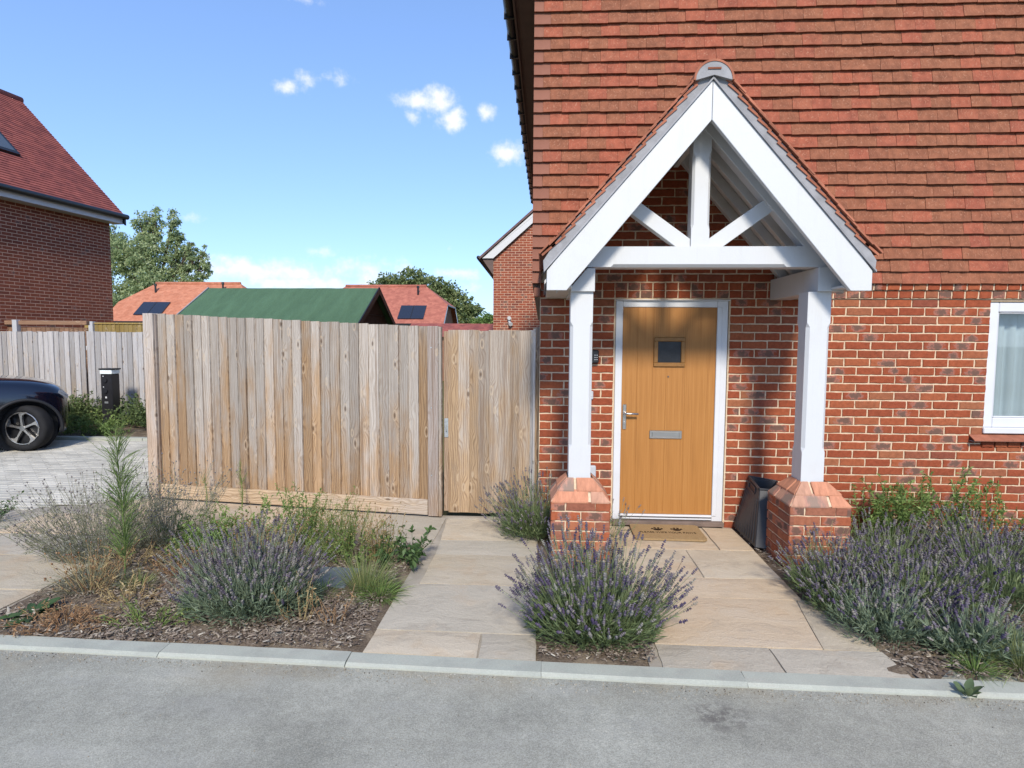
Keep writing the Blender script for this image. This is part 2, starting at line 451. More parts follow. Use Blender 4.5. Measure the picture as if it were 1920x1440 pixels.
M_binplastic = material('grey_black_plastic', mt_plain((.034, .035, .038), .2, 12, .001, 200), .5, .4)
M_brownsoffit = material('dark_brown_boarding', mt_plain((.12, .08, .068), .1), .55, .3)
M_sill = material('brown_step', mt_plain((.16, .12, .10), .2), .8, .2)
M_greyplastic = material('pale_grey_plastic', mt_plain((.45, .47, .5), .05), .5, .4)
def mt_coir(t):
    o = t.obj(); n = t.noise(o, 160, 4, .8); b = t.noise(o, 8, 3)
    return {'Base Color': t.mix(t.mapr(n, .3, .7), (.24, .155, .075), (.46, .33, .18)), 'Normal': t.bump(t.math('ADD', n, b), .006, 1)}
M_coir = material('coir', mt_coir, 1, 0)
M_ink = material('dark_print', mt_plain((.035, .022, .015), .3, 60), 1, 0)

def mt_wood(grey, tan, dark, greyness=.5, zg=1.9, horiz=False):
    def fn(t):
        r = t.rnd(); x, y, z = t.sep(t.obj())
        if horiz: x, z = z, x
        o1 = t.math('MULTIPLY', r, 37.)
        kv = t.comb(t.math('ADD', t.math('MULTIPLY', x, 8.5), o1), t.math('MULTIPLY', z, 3.5), o1)
        kd = t.vor(kv, 1.0)                                 # knots
        pull = t.math('MULTIPLY', t.mapr(kd, .0, .55, 1, 0, True), .045)
        wob = t.noise(t.comb(o1, 0, t.math('MULTIPLY', z, 1.1)), 1.6, 2)
        xx = t.math('ADD', t.math('ADD', x, pull), t.math('MULTIPLY', wob, .075))
        ringv = t.math('ADD', t.math('MULTIPLY', xx, t.math('ADD', 190, t.math('MULTIPLY', t.sub(r, 7.7), 190))), t.math('MULTIPLY', t.noise(t.comb(t.math('MULTIPLY', x, 9), o1, t.math('MULTIPLY', z, 2.4)), 1, 3), 11))
        ring = t.math('SINE', ringv)
        fib = t.noise(t.comb(t.math('MULTIPLY', x, 260), o1, t.math('MULTIPLY', z, 5)), 1, 4, .7)
        blot = t.noise(t.comb(t.math('MULTIPLY', x, 6), o1, t.math('MULTIPLY', z, 1.6)), 1.3, 4, .6)
        wz = t.math('DIVIDE', z, zg)
        g = t.math('ADD', t.math('ADD', t.math('MULTIPLY', wz, .75), t.math('MULTIPLY', t.math('SUBTRACT', blot, .5), 1.6)), t.math('ADD', greyness-.55, t.math('MULTIPLY', t.math('SUBTRACT', t.sub(r, 23.), .5), .75)))
        col = t.mix(t.mapr(g, .05, .75, 0, 1, True), tan, grey)
        col = t.mix(t.math('MULTIPLY', t.mapr(ring, .1, 1., 0, .55), t.mapr(g, 0, 1, 1, .45)), col, dark)
        col = t.hsv(col, .5, 1, t.mapr(fib, .25, .75, .64, 1.3))
        col = t.hsv(col, .5, 1, t.math('ADD', .72, t.math('MULTIPLY', t.sub(r, 41.), .42)))
        kn = t.mapr(kd, .12, .06, 0, 1, True); kr = t.mapr(t.math('ABSOLUTE', t.math('SUBTRACT', kd, .17)), .05, 0, 0, .5, True)
        streak = t.math('MULTIPLY', t.mapr(t.noise(t.comb(t.math('MULTIPLY', x, 45), o1, t.math('MULTIPLY', z, .55)), 1, 3, .6),   .54, .70), .6)
        col = t.mix(streak, col, dark)
        damp = t.noise(t.comb(t.math('MULTIPLY', x, 16), o1, t.math('MULTIPLY', z, 2.2)), 1.1, 5, .7)
        col = t.mix(t.mapr(damp, .54, .74, 0, .5), col, (.21, .175, .145))
        col = t.mix(kr, col, (.52, .41, .29)); col = t.mix(t.math('MULTIPLY', kn, .75), col, (.10, .06, .035))
        return {'Base Color': col, 'Normal': t.bump(t.math('ADD', fib, t.math('MULTIPLY', ring, .35)), .0025, .8)}
    return fn
GREY, TAN, DARK = (.43, .385, .335), (.42, .275, .155), (.165, .10, .06)
M_board = material('weathered_pine', mt_wood(GREY, TAN, DARK, .60), .9, .15)
M_gateboard = material('weathered_pine_gate', mt_wood((.42, .365, .31), (.42, .295, .18), DARK, .38), .9, .15)
M_greyboard = material('silvered_pine', mt_wood((.45, .44, .44), (.42, .35, .28), (.25, .21, .18), .95), .9, .15)
M_postwood = material('post_wood', mt_wood((.34, .29, .26), (.33, .24, .17), DARK, .6), .9, .15)
M_gravelboard = material('gravel_board', mt_wood((.44, .37, .30), (.47, .35, .23), (.22, .14, .08), .45, 1.9, True), .9, .15)
M_postlight = material('pale_post_wood', mt_wood((.43, .385, .345), (.41, .31, .23), (.20, .13, .09), .85), .9, .15)
M_newboard = material('fresh_larch', mt_wood((.33, .25, .10), (.36, .26, .09), (.17, .11, .04), .1), .9, .15)
M_brownrail = material('brown_rail', mt_wood((.30, .20, .15), (.28, .17, .11), (.12, .07, .05), .3, 1.9, True), .9, .15)

def mt_slab(t):
    r = t.rnd(); o = t.obj(); off = t.math('MULTIPLY', r, 53.)
    x, y, z = t.sep(o)
    pc = t.comb(t.math('ADD', x, off), t.math('MULTIPLY', y, 1.), off)
    n = t.noise(pc, 2.2, 4, .6); nf = t.noise(pc, 120, 3, .7)
    st = t.noise(t.comb(t.math('ADD', t.math('MULTIPLY', x, 1.4), off), t.math('MULTIPLY', y, 3.4), t.math('MULTIPLY', n, 3.5)), 1.5, 5, .65, .8)
    col = t.ramp(t.sub(r, 7.1), [(0, (.43, .37, .275)), (.2, (.49, .42, .315)), (.42, (.39, .35, .28)), (.62, (.50, .395, .275)), (.8, (.42, .38, .305)), (1, (.47, .375, .27))], 'CONSTANT')
    col = t.mix(t.mapr(st, .45, .72, 0, .4), col, (.51, .45, .36))
    col = t.mix(t.mapr(st, .48, .30, 0, .45), col, (.30, .25, .195))
    col = t.mix(t.mapr(n, .56, .72, 0, .45), col, (.47, .33, .20))
    col = t.mix(t.mapr(n, .42, .26, 0, .5), col, (.36, .325, .275))
    col = t.hsv(col, .5, 1, t.mapr(nf, .3, .7, .9, 1.08))
    h = t.math('ADD', t.math('MULTIPLY', st, 1.8), t.math('MULTIPLY', nf, .3))
    return {'Base Color': col, 'Normal': t.bump(h, .008, .8)}
M_slab = material('riven_sandstone', mt_slab, .85, .2)
def mt_kerb(t):
    o = t.obj(); n = t.noise(o, 3, 4); nf = t.noise(o, 150, 3, .7); st = t.noise(t.vmath('MULTIPLY', o, (3, 20, 20)), 2, 4)
    col = t.mix(t.mapr(n, .35, .7), (.40, .412, .35), (.335, .346, .298))
    col = t.mix(t.mapr(st, .52, .72, 0, .5), col, (.40, .375, .32))
    col = t.mix(t.mapr(t.noise(o, 7, 5, .7), .55, .75, 0, .4), col, (.25, .25, .23))
    return {'Base Color': t.hsv(col, .5, 1, t.mapr(nf, .3, .7, .88, 1.1)), 'Normal': t.bump(nf, .002, .6)}
M_kerb = material('concrete_kerb', mt_kerb, .9, .15)
def mt_road(t):
    o = t.obj(); x, y, z = t.sep(o)
    v = t.vor(o, 230, out=1); vr = t.sep(v)[0]
    nf = t.noise(o, 240, 3, .7); n = t.noise(o, 1.3, 4, .6); nm = t.noise(o, 22, 3)
    base = t.mix(t.mapr(vr, .0, 1), (.30, .294, .245), (.46, .452, .38))
    base = t.hsv(base, .5, 1, t.math('MULTIPLY', t.mapr(n, .3, .7, .80, 1.2), t.mapr(nf, .3, .7, .80, 1.18)))
    base = t.hsv(base, .5, 1, t.mapr(nm, .3, .7, .92, 1.08))
    # blown sand along the kerb foot and an old stain
    sand = t.math('MULTIPLY', t.mapr(y, -2.80, -2.52, 0, 1, True), t.mapr(t.noise(o, 2.1, 4, .6), .46, .66))
    base = t.mix(t.math('MULTIPLY', sand, .55), base, (.36, .30, .20))
    dust = t.math('MULTIPLY', t.mapr(t.noise(t.vmath('MULTIPLY', o, (1, 3, 1)), 1.7, 5, .65), .52, .74), .30)
    base = t.mix(dust, base, (.46, .45, .41))
    wear = t.noise(t.vmath('MULTIPLY', o, (.25, 2.2, 1)), 1.4, 3)
    base = t.hsv(base, .5, 1, t.mapr(wear, .3, .7, .88, 1.1))
    sd_ = t.math('ADD', t.math('POWER', t.math('DIVIDE', t.math('SUBTRACT', x, .85), .16), 2.), t.math('POWER', t.math('DIVIDE', t.math('ADD', y, 2.80), .13), 2.))
    stn = t.math('MULTIPLY', t.mapr(sd_, 1., .1), t.mapr(t.noise(o, 26, 3), .42, .6))
    base = t.mix(t.math('MULTIPLY', stn, .6), base, (.085, .07, .068))
    # seam of an older patch
    sl = t.math('ABSOLUTE', t.math('ADD', t.math('SUBTRACT', y, t.math('MULTIPLY', x, .55)), -1.06))
    base = t.mix(t.math('MULTIPLY', t.mapr(sl, .016, .004), .35), base, (.36, .36, .36))
    return {'Base Color': base, 'Normal': t.bump(t.math('ADD', t.math('MULTIPLY', vr, .7), nf), .005, .9)}
M_road = material('asphalt', mt_road, .9, .2)
def mt_soil(t):
    o = t.obj(); n = t.noise(o, 5, 5, .65); nf = t.noise(o, 70, 4, .7)
    col = t.mix(t.mapr(nf, .3, .7), (.085, .064, .048), (.21, .165, .12)); col = t.mix(t.mapr(n, .48, .68, 0, .8), col, (.31, .25, .175))
    return {'Base Color': col, 'Normal': t.bump(nf, .012, 1)}
M_soil = material('bare_soil', mt_soil, 1, .05)
M_chip = material('bark_chip', lambda t: {'Base Color': t.ramp(t.rnd(), [(0, (.075, .056, .045)), (.3, (.14, .108, .085)), (.6, (.21, .168, .132)), (.85, (.29, .245, .195)), (.97, (.36, .315, .25)), (1, (.50, .46, .38))])}, .95, .1)
M_ground = material('rough_grass_ground', lambda t: {'Base Color': t.mix(t.noise(t.obj(), .6, 5), (.10, .11, .04), (.17, .14, .07))}, 1, .05)
def mt_block(t):
    n = t.noise(t.obj(), 1.2, 4); nf = t.noise(t.obj(), 60, 3)
    col = t.ramp(t.rnd(), [(0, (.40, .38, .325)), (.5, (.47, .445, .38)), (1, (.53, .50, .425))])
    return {'Base Color': t.hsv(col, .5, 1, t.math('MULTIPLY', t.mapr(n, .3, .7, .85, 1.15), t.mapr(nf, .3, .7, .88, 1.12)))}
M_block = material('grey_block_paving', mt_block, .9, .15)
M_joint = material('sand_joint', mt_plain((.17, .155, .13), .2), .95, .1)

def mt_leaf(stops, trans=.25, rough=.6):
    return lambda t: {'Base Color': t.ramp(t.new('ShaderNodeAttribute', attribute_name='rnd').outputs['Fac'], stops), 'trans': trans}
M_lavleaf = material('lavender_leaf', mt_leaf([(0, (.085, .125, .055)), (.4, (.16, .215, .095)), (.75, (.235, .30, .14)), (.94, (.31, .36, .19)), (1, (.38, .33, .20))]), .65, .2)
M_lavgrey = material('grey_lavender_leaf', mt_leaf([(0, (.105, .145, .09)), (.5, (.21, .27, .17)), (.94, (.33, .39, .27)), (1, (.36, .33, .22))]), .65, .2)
M_lavflower = material('lavender_flower', mt_leaf([(0, (.11, .09, .125)), (.3, (.165, .145, .16)), (.6, (.22, .205, .195)), (.85, (.275, .26, .225)), (.95, (.15, .105, .20)), (1, (.33, .31, .25))], .2), .8, .1)
M_lavpurple = material('purple_lavender_flower', mt_leaf([(0, (.09, .068, .13)), (.3, (.14, .12, .165)), (.6, (.20, .18, .195)), (.85, (.26, .245, .225)), (1, (.31, .295, .25))], .2), .8, .1)
M_dryflower = material('faded_lavender_flower', mt_leaf([(0, (.13, .115, .12)), (.5, (.22, .20, .20)), (1, (.32, .28, .25))], .1), .9, .1)
M_green = material('fresh_green_leaf', mt_leaf([(0, (.09, .155, .04)), (.5, (.165, .26, .07)), (1, (.28, .37, .12))], .35), .6, .25)
M_weed = material('olive_weed_leaf', mt_leaf([(0, (.085, .135, .038)), (.45, (.165, .245, .07)), (.8, (.26, .34, .105)), (1, (.34, .36, .14))], .38), .65, .2)
M_straw = material('dry_straw', mt_leaf([(0, (.24, .16, .08)), (.4, (.36, .26, .13)), (.8, (.47, .38, .20)), (1, (.27, .12, .06))], .2), .8, .1)
M_drygrey = material('dry_grey_green', mt_leaf([(0, (.13, .14, .085)), (.5, (.23, .24, .155)), (1, (.36, .345, .25))], .2), .75, .15)
M_rust = material('rusty_dry_weed', mt_leaf([(0, (.19, .10, .055)), (.5, (.30, .17, .09)), (1, (.40, .27, .15))], .2), .8, .1)
M_darkgreen = material('dark_green_leaf', mt_leaf([(0, (.03, .062, .024)), (.5, (.062, .115, .038)), (1, (.12, .185, .065))], .2), .5, .3)
M_tallweed = material('pale_weed_leaf', mt_leaf([(0, (.10, .16, .045)), (.5, (.17, .25, .08)), (1, (.28, .35, .13))], .35), .65, .2)
M_palegrass = material('pale_grass', mt_leaf([(0, (.12, .16, .055)), (.5, (.22, .27, .10)), (1, (.36, .36, .17))], .3), .7, .2)
M_weedbroad = material('grey_green_leaf', mt_leaf([(0, (.075, .11, .05)), (.5, (.115, .16, .075)), (1, (.17, .22, .11))], .15), .55, .3)
M_shrub = material('shrub_leaf', mt_leaf([(0, (.05, .08, .03)), (.5, (.10, .145, .05)), (1, (.20, .25, .10))], .25), .6, .2)
M_bark = material('tree_bark', mt_plain((.12, .09, .065), .3, 6), .95, .1)
M_treeleaf = material('tree_leaf', mt_leaf([(0, (.20, .265, .13)), (.4, (.33, .41, .20)), (.8, (.45, .52, .27)), (1, (.54, .58, .35))], .5), .55, .3)
M_treeleaf2 = material('olive_tree_leaf', mt_leaf([(0, (.11, .15, .06)), (.5, (.21, .265, .105)), (1, (.34, .38, .165))], .45), .55, .3)
def mt_felt(t):
    o = t.obj(); x, y, z = t.sep(o)
    n = t.noise(o, 120, 3, .8); b = t.noise(t.vmath('MULTIPLY', o, (5.5, 1.2, 1.2)), 1.2, 3)
    col = t.mix(t.mapr(n, .3, .7), (.052, .105, .062), (.095, .165, .10))
    return {'Base Color': t.hsv(col, .5, 1, t.mapr(b, .3, .7, .88, 1.12)), 'Normal': t.bump(t.math('ADD', t.math('MULTIPLY', b, 4), t.math('MULTIPLY', n, .3)), .02, .8)}
M_felt = material('green_mineral_felt', mt_felt, .95, .1)
M_shedwood = material('dark_shed_timber', mt_plain((.10, .062, .042), .25, 9), .85, .2)
M_shedtrim = material('grey_shed_trim', mt_plain((.26, .27, .28), .1), .7, .2)
def mt_farroof(a, b, rows=9.5):
    def fn(t):
        r = t.rnd(); o = t.obj()
        n = t.noise(o, 5, 4, .7); v = t.sep(t.vor(t.vmath('MULTIPLY', o, (5., 5., 8.)), 1., out=1))[0]
        col = t.mix(t.mapr(v, 0, 1), a, b)
        return {'Base Color': t.hsv(col, .5, 1, t.mapr(n, .3, .7, .84, 1.16))}
    return fn
M_roof_orange = material('orange_clay_roof', mt_farroof((.40, .15, .085), (.48, .20, .12)), .85, .2)
M_roof_red = material('red_clay_roof', mt_farroof((.31, .105, .075), (.40, .145, .10)), .85, .2)
M_roof_plum = material('plum_clay_roof', mt_farroof((.20, .062, .055), (.31, .095, .075)), .85, .2)
M_roof_dark = material('dark_clay_roof', mt_farroof((.11, .075, .075), (.17, .11, .105)), .85, .2)
M_solar = material('solar_glass', (.02, .025, .04), .12, .6)
M_gutter = material('black_gutter', (.012, .012, .014), .4, .45)
M_window_far = material('far_window_glass', (.06, .075, .09), .1, .6)
M_brownwall = material('tile_hung_gable', mt_plain((.24, .13, .085), .15, 4), .9, .1)
M_carpaint = material('navy_metallic', (.003, .004, .012), .16, .6, .2, Coat_Weight=.9, Coat_Roughness=.04)
M_tyre = material('tyre_rubber', mt_plain((.018, .018, .019), .2), .85, .2)
M_alloy = material('machined_alloy', (.62, .60, .57), .28, .5, .9)
M_rimblack = material('gloss_black_rim', (.012, .012, .013), .3, .5)
M_lamp = material('headlamp_lens', (.35, .37, .40), .08, .7)
M_cladding = material('car_cladding', (.014, .015, .018), .6, .3)
M_curtain = material('voile_curtain', mt_plain((.62, .66, .69), .06, 3), .9, .1)
def mt_glass(t):
    return {'Base Color': (.9, .95, .97)}
M_glass = bpy.data.materials.new('window_glass'); M_glass.use_nodes = True
_g = NT(M_glass.node_tree); _g.n.clear()
_o = _g.new('ShaderNodeOutputMaterial'); _m = _g.new('ShaderNodeMixShader'); _t = _g.new('ShaderNodeBsdfTransparent'); _s = _g.new('ShaderNodeBsdfGlossy'); _f = _g.new('ShaderNodeFresnel')
_f.inputs[0].default_value = 1.5; _t.inputs[0].default_value = (.90, .94, .95, 1); _s.inputs['Roughness'].default_value = .02
_g.l.new(_f.outputs[0], _m.inputs[0]); _g.l.new(_t.outputs[0], _m.inputs[1]); _g.l.new(_s.outputs[0], _m.inputs[2]); _g.l.new(_m.outputs[0], _o.inputs[0])
M_room = material('dim_room', (.12, .12, .125), .9, .1)
M_cover = material('grey_cover', mt_plain((.115, .135, .14), .2, 20, .003, 120), .8, .2)
M_slip = M_porch_tile

# ================================================================== SETTING
def kerb_y(x):                       # back edge of the kerb, a very slight curve
    return -2.418 - .0365*x + .0065*x*x*(1 if x > 0 else -.2)
def sheet(name, pts, z, mat):
    return tag(MB().add([(x, y, z) for x, y in pts], [tuple(range(len(pts)))]).build(name, mat), kind='structure')
sheet('ground', [(-400, -400), (400, -400), (400, 900), (-400, 900)], -.075, M_ground)
sheet('road', [(-60, -9.5), (60, -9.5), (60, -2.2), (-60, -2.0)], -.021, M_road)

# kerb: stones about a metre long with open joints and a splayed front edge
kerb = MB().add([(-40, -2.3, -.03), (40, -2.3, -.03), (40, -2.55, -.03), (-40, -2.55, -.03)], [(0, 1, 2, 3)]).build('kerb', M_joint); tag(kerb, kind='structure')
kj = [-6.1, -5.08, -4.06, -3.05, -2.028, -.993, .032, 1.056, 2.059, 3.08, 4.1, 5.1]
for a, b in zip(kj[:-1], kj[1:]):
    g = .003; mb = MB(); L = b-a-g
    prof = [(0, 0), (-.098, -.002), (-.118, -.014), (-.122, -.07), (0, -.07)]
    ya, yb = kerb_y(a), kerb_y(b)
    n = len(prof); K = 5; vs = []
    for i in range(K):
        t = i/(K-1); x = (t-.5)*L; yy = kerb_y(a+t*(b-a))-(ya+yb)/2
        for q, (py, pz) in enumerate(prof):
            vs.append((x+rng.uniform(-.002, .002), yy+py+rng.uniform(-.0015, .0015), pz+(rng.uniform(-.0015, .0015) if q < 3 else 0)))
    fs = [tuple(range(n)), tuple(range((K-1)*n, K*n))]
    for i in range(K-1):
        for q in range(n):
            fs.append((i*n+q, i*n+(q+1) % n, (i+1)*n+(q+1) % n, (i+1)*n+q))
    mb.add(vs, fs).build('kerb_stone', M_kerb, kerb, loc=((a+b)/2, (ya+yb)/2, rng.uniform(-.002, .002)))

# paving: riven sandstone slabs laid in mortar
def slab(parent, poly, z=0., th=.03):
    """poly: four corners (counter-clockwise); top surface a little uneven"""
    cx = sum(p[0] for p in poly)/4; cy = sum(p[1] for p in poly)/4
    nx, ny = 7, 5; mb = MB(); vs = []; sd_ = rng.random()*50
    P = [Vector((p[0]-cx, p[1]-cy)) for p in poly]
    for j in range(ny):
        for i in range(nx):
            u, v = i/(nx-1), j/(ny-1)
            q = (P[0]*(1-u)+P[1]*u)*(1-v)+(P[3]*(1-u)+P[2]*u)*v
            e = i in (0, nx-1) or j in (0, ny-1)
            dz = mnoise.noise(Vector((q.x*4+sd_, q.y*4, sd_)))*.004 - (.004 if e else 0)
            if e: q = q + Vector((rng.uniform(-.004, .004), rng.uniform(-.004, .004)))
            vs.append((q.x, q.y, dz))
    rim = [i for i in range(nx)]+[nx-1+nx*j for j in range(1, ny)]+[nx*(ny-1)+i for i in range(nx-2, -1, -1)]+[nx*j for j in range(ny-2, 0, -1)]
    b = len(vs); vs += [(vs[k][0], vs[k][1], -th) for k in rim]
    fs = [(j*nx+i, j*nx+i+1, (j+1)*nx+i+1, (j+1)*nx+i) for j in range(ny-1) for i in range(nx-1)]
    m = len(rim); fs += [(rim[k], b+k, b+(k+1) % m, rim[(k+1) % m]) for k in range(m)]
    mb.add(vs, fs).build('slab', M_slab, parent, loc=(cx, cy, z+rng.uniform(-.002, .002)))
def rect(x0, x1, y0, y1, g=.005):
    return [(x0+g, y0+g), (x1-g, y0+g), (x1-g, y1-g), (x0+g, y1-g)]
def bed_sheet(name, pts, z, mat): return sheet(name, pts, z, mat)
M_pmortar = material('paving_mortar', mt_plain((.36, .32, .26), .2, 6, .003, 60), .95, .1)

porch_path = sheet('porch_path', [(.60, .02), (.60, -2.43), (1.89, -2.47), (1.87, -1.54), (1.755, -1.54), (1.76, .02)], -.011, M_pmortar)
for p in ([(.625, -.615), (1.485, -.618), (1.485, -.04), (.625, -.04)], [(1.495, -.618), (1.765, -.61), (1.765, -.04), (1.495, -.04)],
          [(.61, -1.205), (1.195, -1.203), (1.205, -.628), (.61, -.625)], [(1.205, -1.203), (1.752, -1.198), (1.762, -.622), (1.215, -.628)],
          [(.63, -1.548), (1.745, -1.548), (1.752, -1.212), (.63, -1.215)],
          [(.665, -2.185), (1.585, -2.19), (1.70, -1.558), (.665, -1.558)], [(1.595, -2.19), (1.895, -2.195), (1.868, -1.558), (1.71, -1.558)],
          [(.668, -2.432), (1.278, -2.455), (1.285, -2.2), (.668, -2.195)], [(1.290, -2.456), (1.91, -2.468), (1.897, -2.206), (1.297, -2.2)]):
    slab(porch_path, p)
gate_path = sheet('gate_path', [(-.93, .2), (-.93, -2.37), (0.0, -2.41), (0.0, .2)], -.011, M_pmortar)
for p in (rect(-.86, -.40, .06, .155), rect(-.40, .0, .06, .155), [(-.825, -.51), (-.004, -.505), (-.004, .05), (-.86, .05)], [(-.81, -.865), (-.004, -.865), (-.004, -.517), (-.825, -.52)],
          [(-.815, -1.44), (-.004, -1.445), (-.004, -.876), (-.808, -.876)], [(-.932, -2.112), (-.002, -2.12), (-.002, -1.455), (-.93, -1.45)],
          [(-.935, -2.372), (-.318, -2.395), (-.318, -2.13), (-.932, -2.122)], [(-.306, -2.396), (-.0, -2.408), (-.0, -2.132), (-.306, -2.13)]):
    slab(gate_path, p)
side_path = sheet('side_path', [(-5.25, -2.32), (-3.33, -2.30), (-3.33, -.62), (-.87, -.70), (-.87, .17), (-4.06, .62), (-5.25, .05)], -.013, M_pmortar)
def fy(x): return .16 - (x+1.05)*.146     # foot of the garden fence
xs = [-.875, -1.43, -1.98, -2.62, -3.2, -3.72, -4.3]
for a, b in zip(xs[:-1], xs[1:]):
    lo = -.70 if a > -1.2 else -.58
    slab(side_path, [(b+.006, lo), (a-.006, lo), (a-.006, fy(a)-.04), (b+.006, min(fy(b), .60)-.04)])
for y0, y1, cuts in ((-2.31, -1.72, [-5.2, -4.55, -3.9, -3.34]), (-1.71, -1.10, [-5.2, -4.3, -3.34]), (-1.09, -.60, [-5.2, -4.6, -3.95, -3.34]), (-.59, .0, [-5.2, -4.75, -4.31])):
    for a, b in zip(cuts[:-1], cuts[1:]): slab(side_path, rect(a, b, y0, y1))

# driveway of small grey blocks
drive = sheet('driveway', [(-16, -.05), (-5.25, .04), (-4.06, .60), (-4.06, 4.1), (-16, 4.6)], -.020, M_joint)
mb = MB(); j = 0; y = -.2
while y < 4.5:
    x = -15.5 - (j % 2)*.1
    while x < -4.2:
        if y > .06+(x+5.25)*.47 if x > -5.3 else y > 0:
            mb.cur = rng.random()*.98+.01; h = rng.uniform(-.002, .002)
            x0, x1, y0, y1 = x+.003, x+.197, y+.003, y+.097
            mb.add([(x0, y0, h-.006), (x1, y0, h-.006), (x1, y1, h-.006), (x0, y1, h-.006), (x0+.006, y0+.006, h), (x1-.006, y0+.006, h), (x1-.006, y1-.006, h), (x0+.006, y1-.006, h)],
                   [(4, 5, 6, 7), (0, 1, 5, 4), (1, 2, 6, 5), (2, 3, 7, 6), (3, 0, 4, 7)])
        x += .2
    y += .1; j += 1
tag(mb.build('paving_blocks', M_block, drive, loc=(0, 0, -.004)), kind='stuff')
mb = MB()
for i in range(24):
    x0 = -15.5+i*.47
    if x0 < -4.3: mb.cur = rng.random(); mb.box(x0, x0+.46, 4.02, 4.14, -.02, .045)
tag(mb.build('drive_edging', M_kerb, drive), kind='stuff')

# planting beds (bare soil) with bark mulch
def soil(name, x0, x1, y0, y1, nx, ny, amp=.02, base=-.022, yfun=None):
    vs = []; fs = []
    for j in range(ny):
        for i in range(nx):
            x = x0+(x1-x0)*i/(nx-1); lo = yfun(x) if yfun else y0; y = lo+(y1-lo)*j/(ny-1)
            e = i in (0, nx-1) or j in (0, ny-1)
            vs.append((x, y, base+(0 if e else amp*(.5+mnoise.noise(Vector((x*2.3, y*2.3, 3)))+.5*mnoise.noise(Vector((x*9, y*9, 1)))))))
    fs = [(j*nx+i, j*nx+i+1, (j+1)*nx+i+1, (j+1)*nx+i) for j in range(ny-1) for i in range(nx-1)]
    return tag(MB().add(vs, fs).build(name, M_soil, smooth=True), kind='structure')
KB = lambda x: kerb_y(x)+.001
bed_l = soil('garden_bed', -3.33, -.925, 0, -.62, 60, 46, .03, yfun=KB)
bed_m = soil('narrow_bed', 0.0, .665, 0, .05, 20, 60, .02, yfun=KB)
bed_r = soil('lavender_bed', 1.76, 6.5, 0, -.005, 70, 40, .03, yfun=KB)
bed_b = soil('shrub_bed', -15, -4.06, 4.1, 6.0, 60, 16, .05)
def chips(parent, areas, seed, size=(.010, .042)):
    g = np.random.default_rng(seed); V = []; Fq = []; r = []; n = 0
    for x0, x1, y0, y1, cnt in areas:
        X = g.uniform(x0, x1, cnt); Y = g.uniform(y0, y1, cnt); L = g.uniform(*size, cnt)*g.choice([1, 1, .6], cnt); wd = L*g.uniform(.12, .45, cnt)
        a = g.uniform(0, np.pi, cnt); tl = g.normal(0, .22, cnt); Z = g.uniform(-.012, .012, cnt)+.004
        ca, sa = np.cos(a), np.sin(a)
        for k in range(cnt):
            ux = np.array((ca[k], sa[k], tl[k]))*L[k]/2; uy = np.array((-sa[k], ca[k], g.normal(0, .3)))*wd[k]/2
            c = np.array((X[k], Y[k], Z[k])); h = np.array((0, 0, .003+L[k]*.05))
            V += [c-ux-uy, c+ux-uy*.6, c+ux*.9+uy, c-ux+uy*.8, c-ux*.8+h, c+ux*.8+h]
            Fq += [(n, n+1, n+5, n+4), (n+1, n+2, n+5, n+5), (n+2, n+3, n+4, n+5), (n+3, n, n+4, n+4)]; r += [g.random()]*6; n += 6
    F3 = np.array([f[:3] for f in Fq if f[2] == f[3]]); F4 = np.array([f for f in Fq if f[2] != f[3]])
    o = link('bark_mulch', np_mesh('bark_mulch', np.array(V), [F3, F4], [M_chip], r)); o['kind'] = 'stuff'
    tag(o, parent[0], 'mulch'); return o
chips(('brown bark chip mulch and litter over the weedy bed left of the gate path',), [(-3.3, -.97, -2.33, -.65, 9000), (-2.6, -1.0, -2.34, -1.3, 4500)], 1)
chips(('pale bark chips in the narrow bed between the two paths',), [(.02, .65, -2.38, -1.9, 1100), (.02, .6, -1.9, -.1, 500)], 2, (.008, .035))
chips(('dark bark chips and stones along the edge of the right hand lavender bed',), [(1.78, 2.0, -1.5, -.05, 700), (1.9, 3.4, -2.44, -1.7, 2500)], 3, (.01, .045))

gq = np.random.default_rng(77); PG = Plant(78); ng = 1500
gx = gq.uniform(-3.4, 2.8, ng); gy = np.array([kerb_y(v) for v in gx])-.128-np.abs(gq.normal(0, .05, ng)); rs = gq.uniform(.0012, .0042, ng)
PG.octa(np.stack([gx, gy, -.021+rs*.5], -1), gq.normal(size=(ng, 3)), rs, rs*.9)
gx2 = gq.uniform(-4, 3.5, 500); gy2 = gq.uniform(-4.4, -2.7, 500); r2 = gq.uniform(.0012, .0035, 500)
PG.octa(np.stack([gx2, gy2, -.021+r2*.5], -1), gq.normal(size=(500, 3)), r2, r2*.9)
M_grit = material('grit', mt_leaf([(0, (.06, .055, .05)), (.2, (.26, .22, .16)), (.7, (.40, .35, .26)), (1, (.55, .52, .46))], 0.), .95, .1)
tag(tag(link('grit', PG.mesh('grit', M_grit)), kind='stuff'), 'fine sandy grit lying on the road along the kerb', 'grit')

# ================================================================== HOUSE
house = empty('brick_house')
tag(house, 'red brick house with tile-hung upper wall and oak-coloured front door', 'house')
PX, PA, PS = 1.184, 3.494, 1.142               # porch roof: ridge x, apex height of barge top edge, slope
def zr(x): return PA-abs(x-PX)*PS

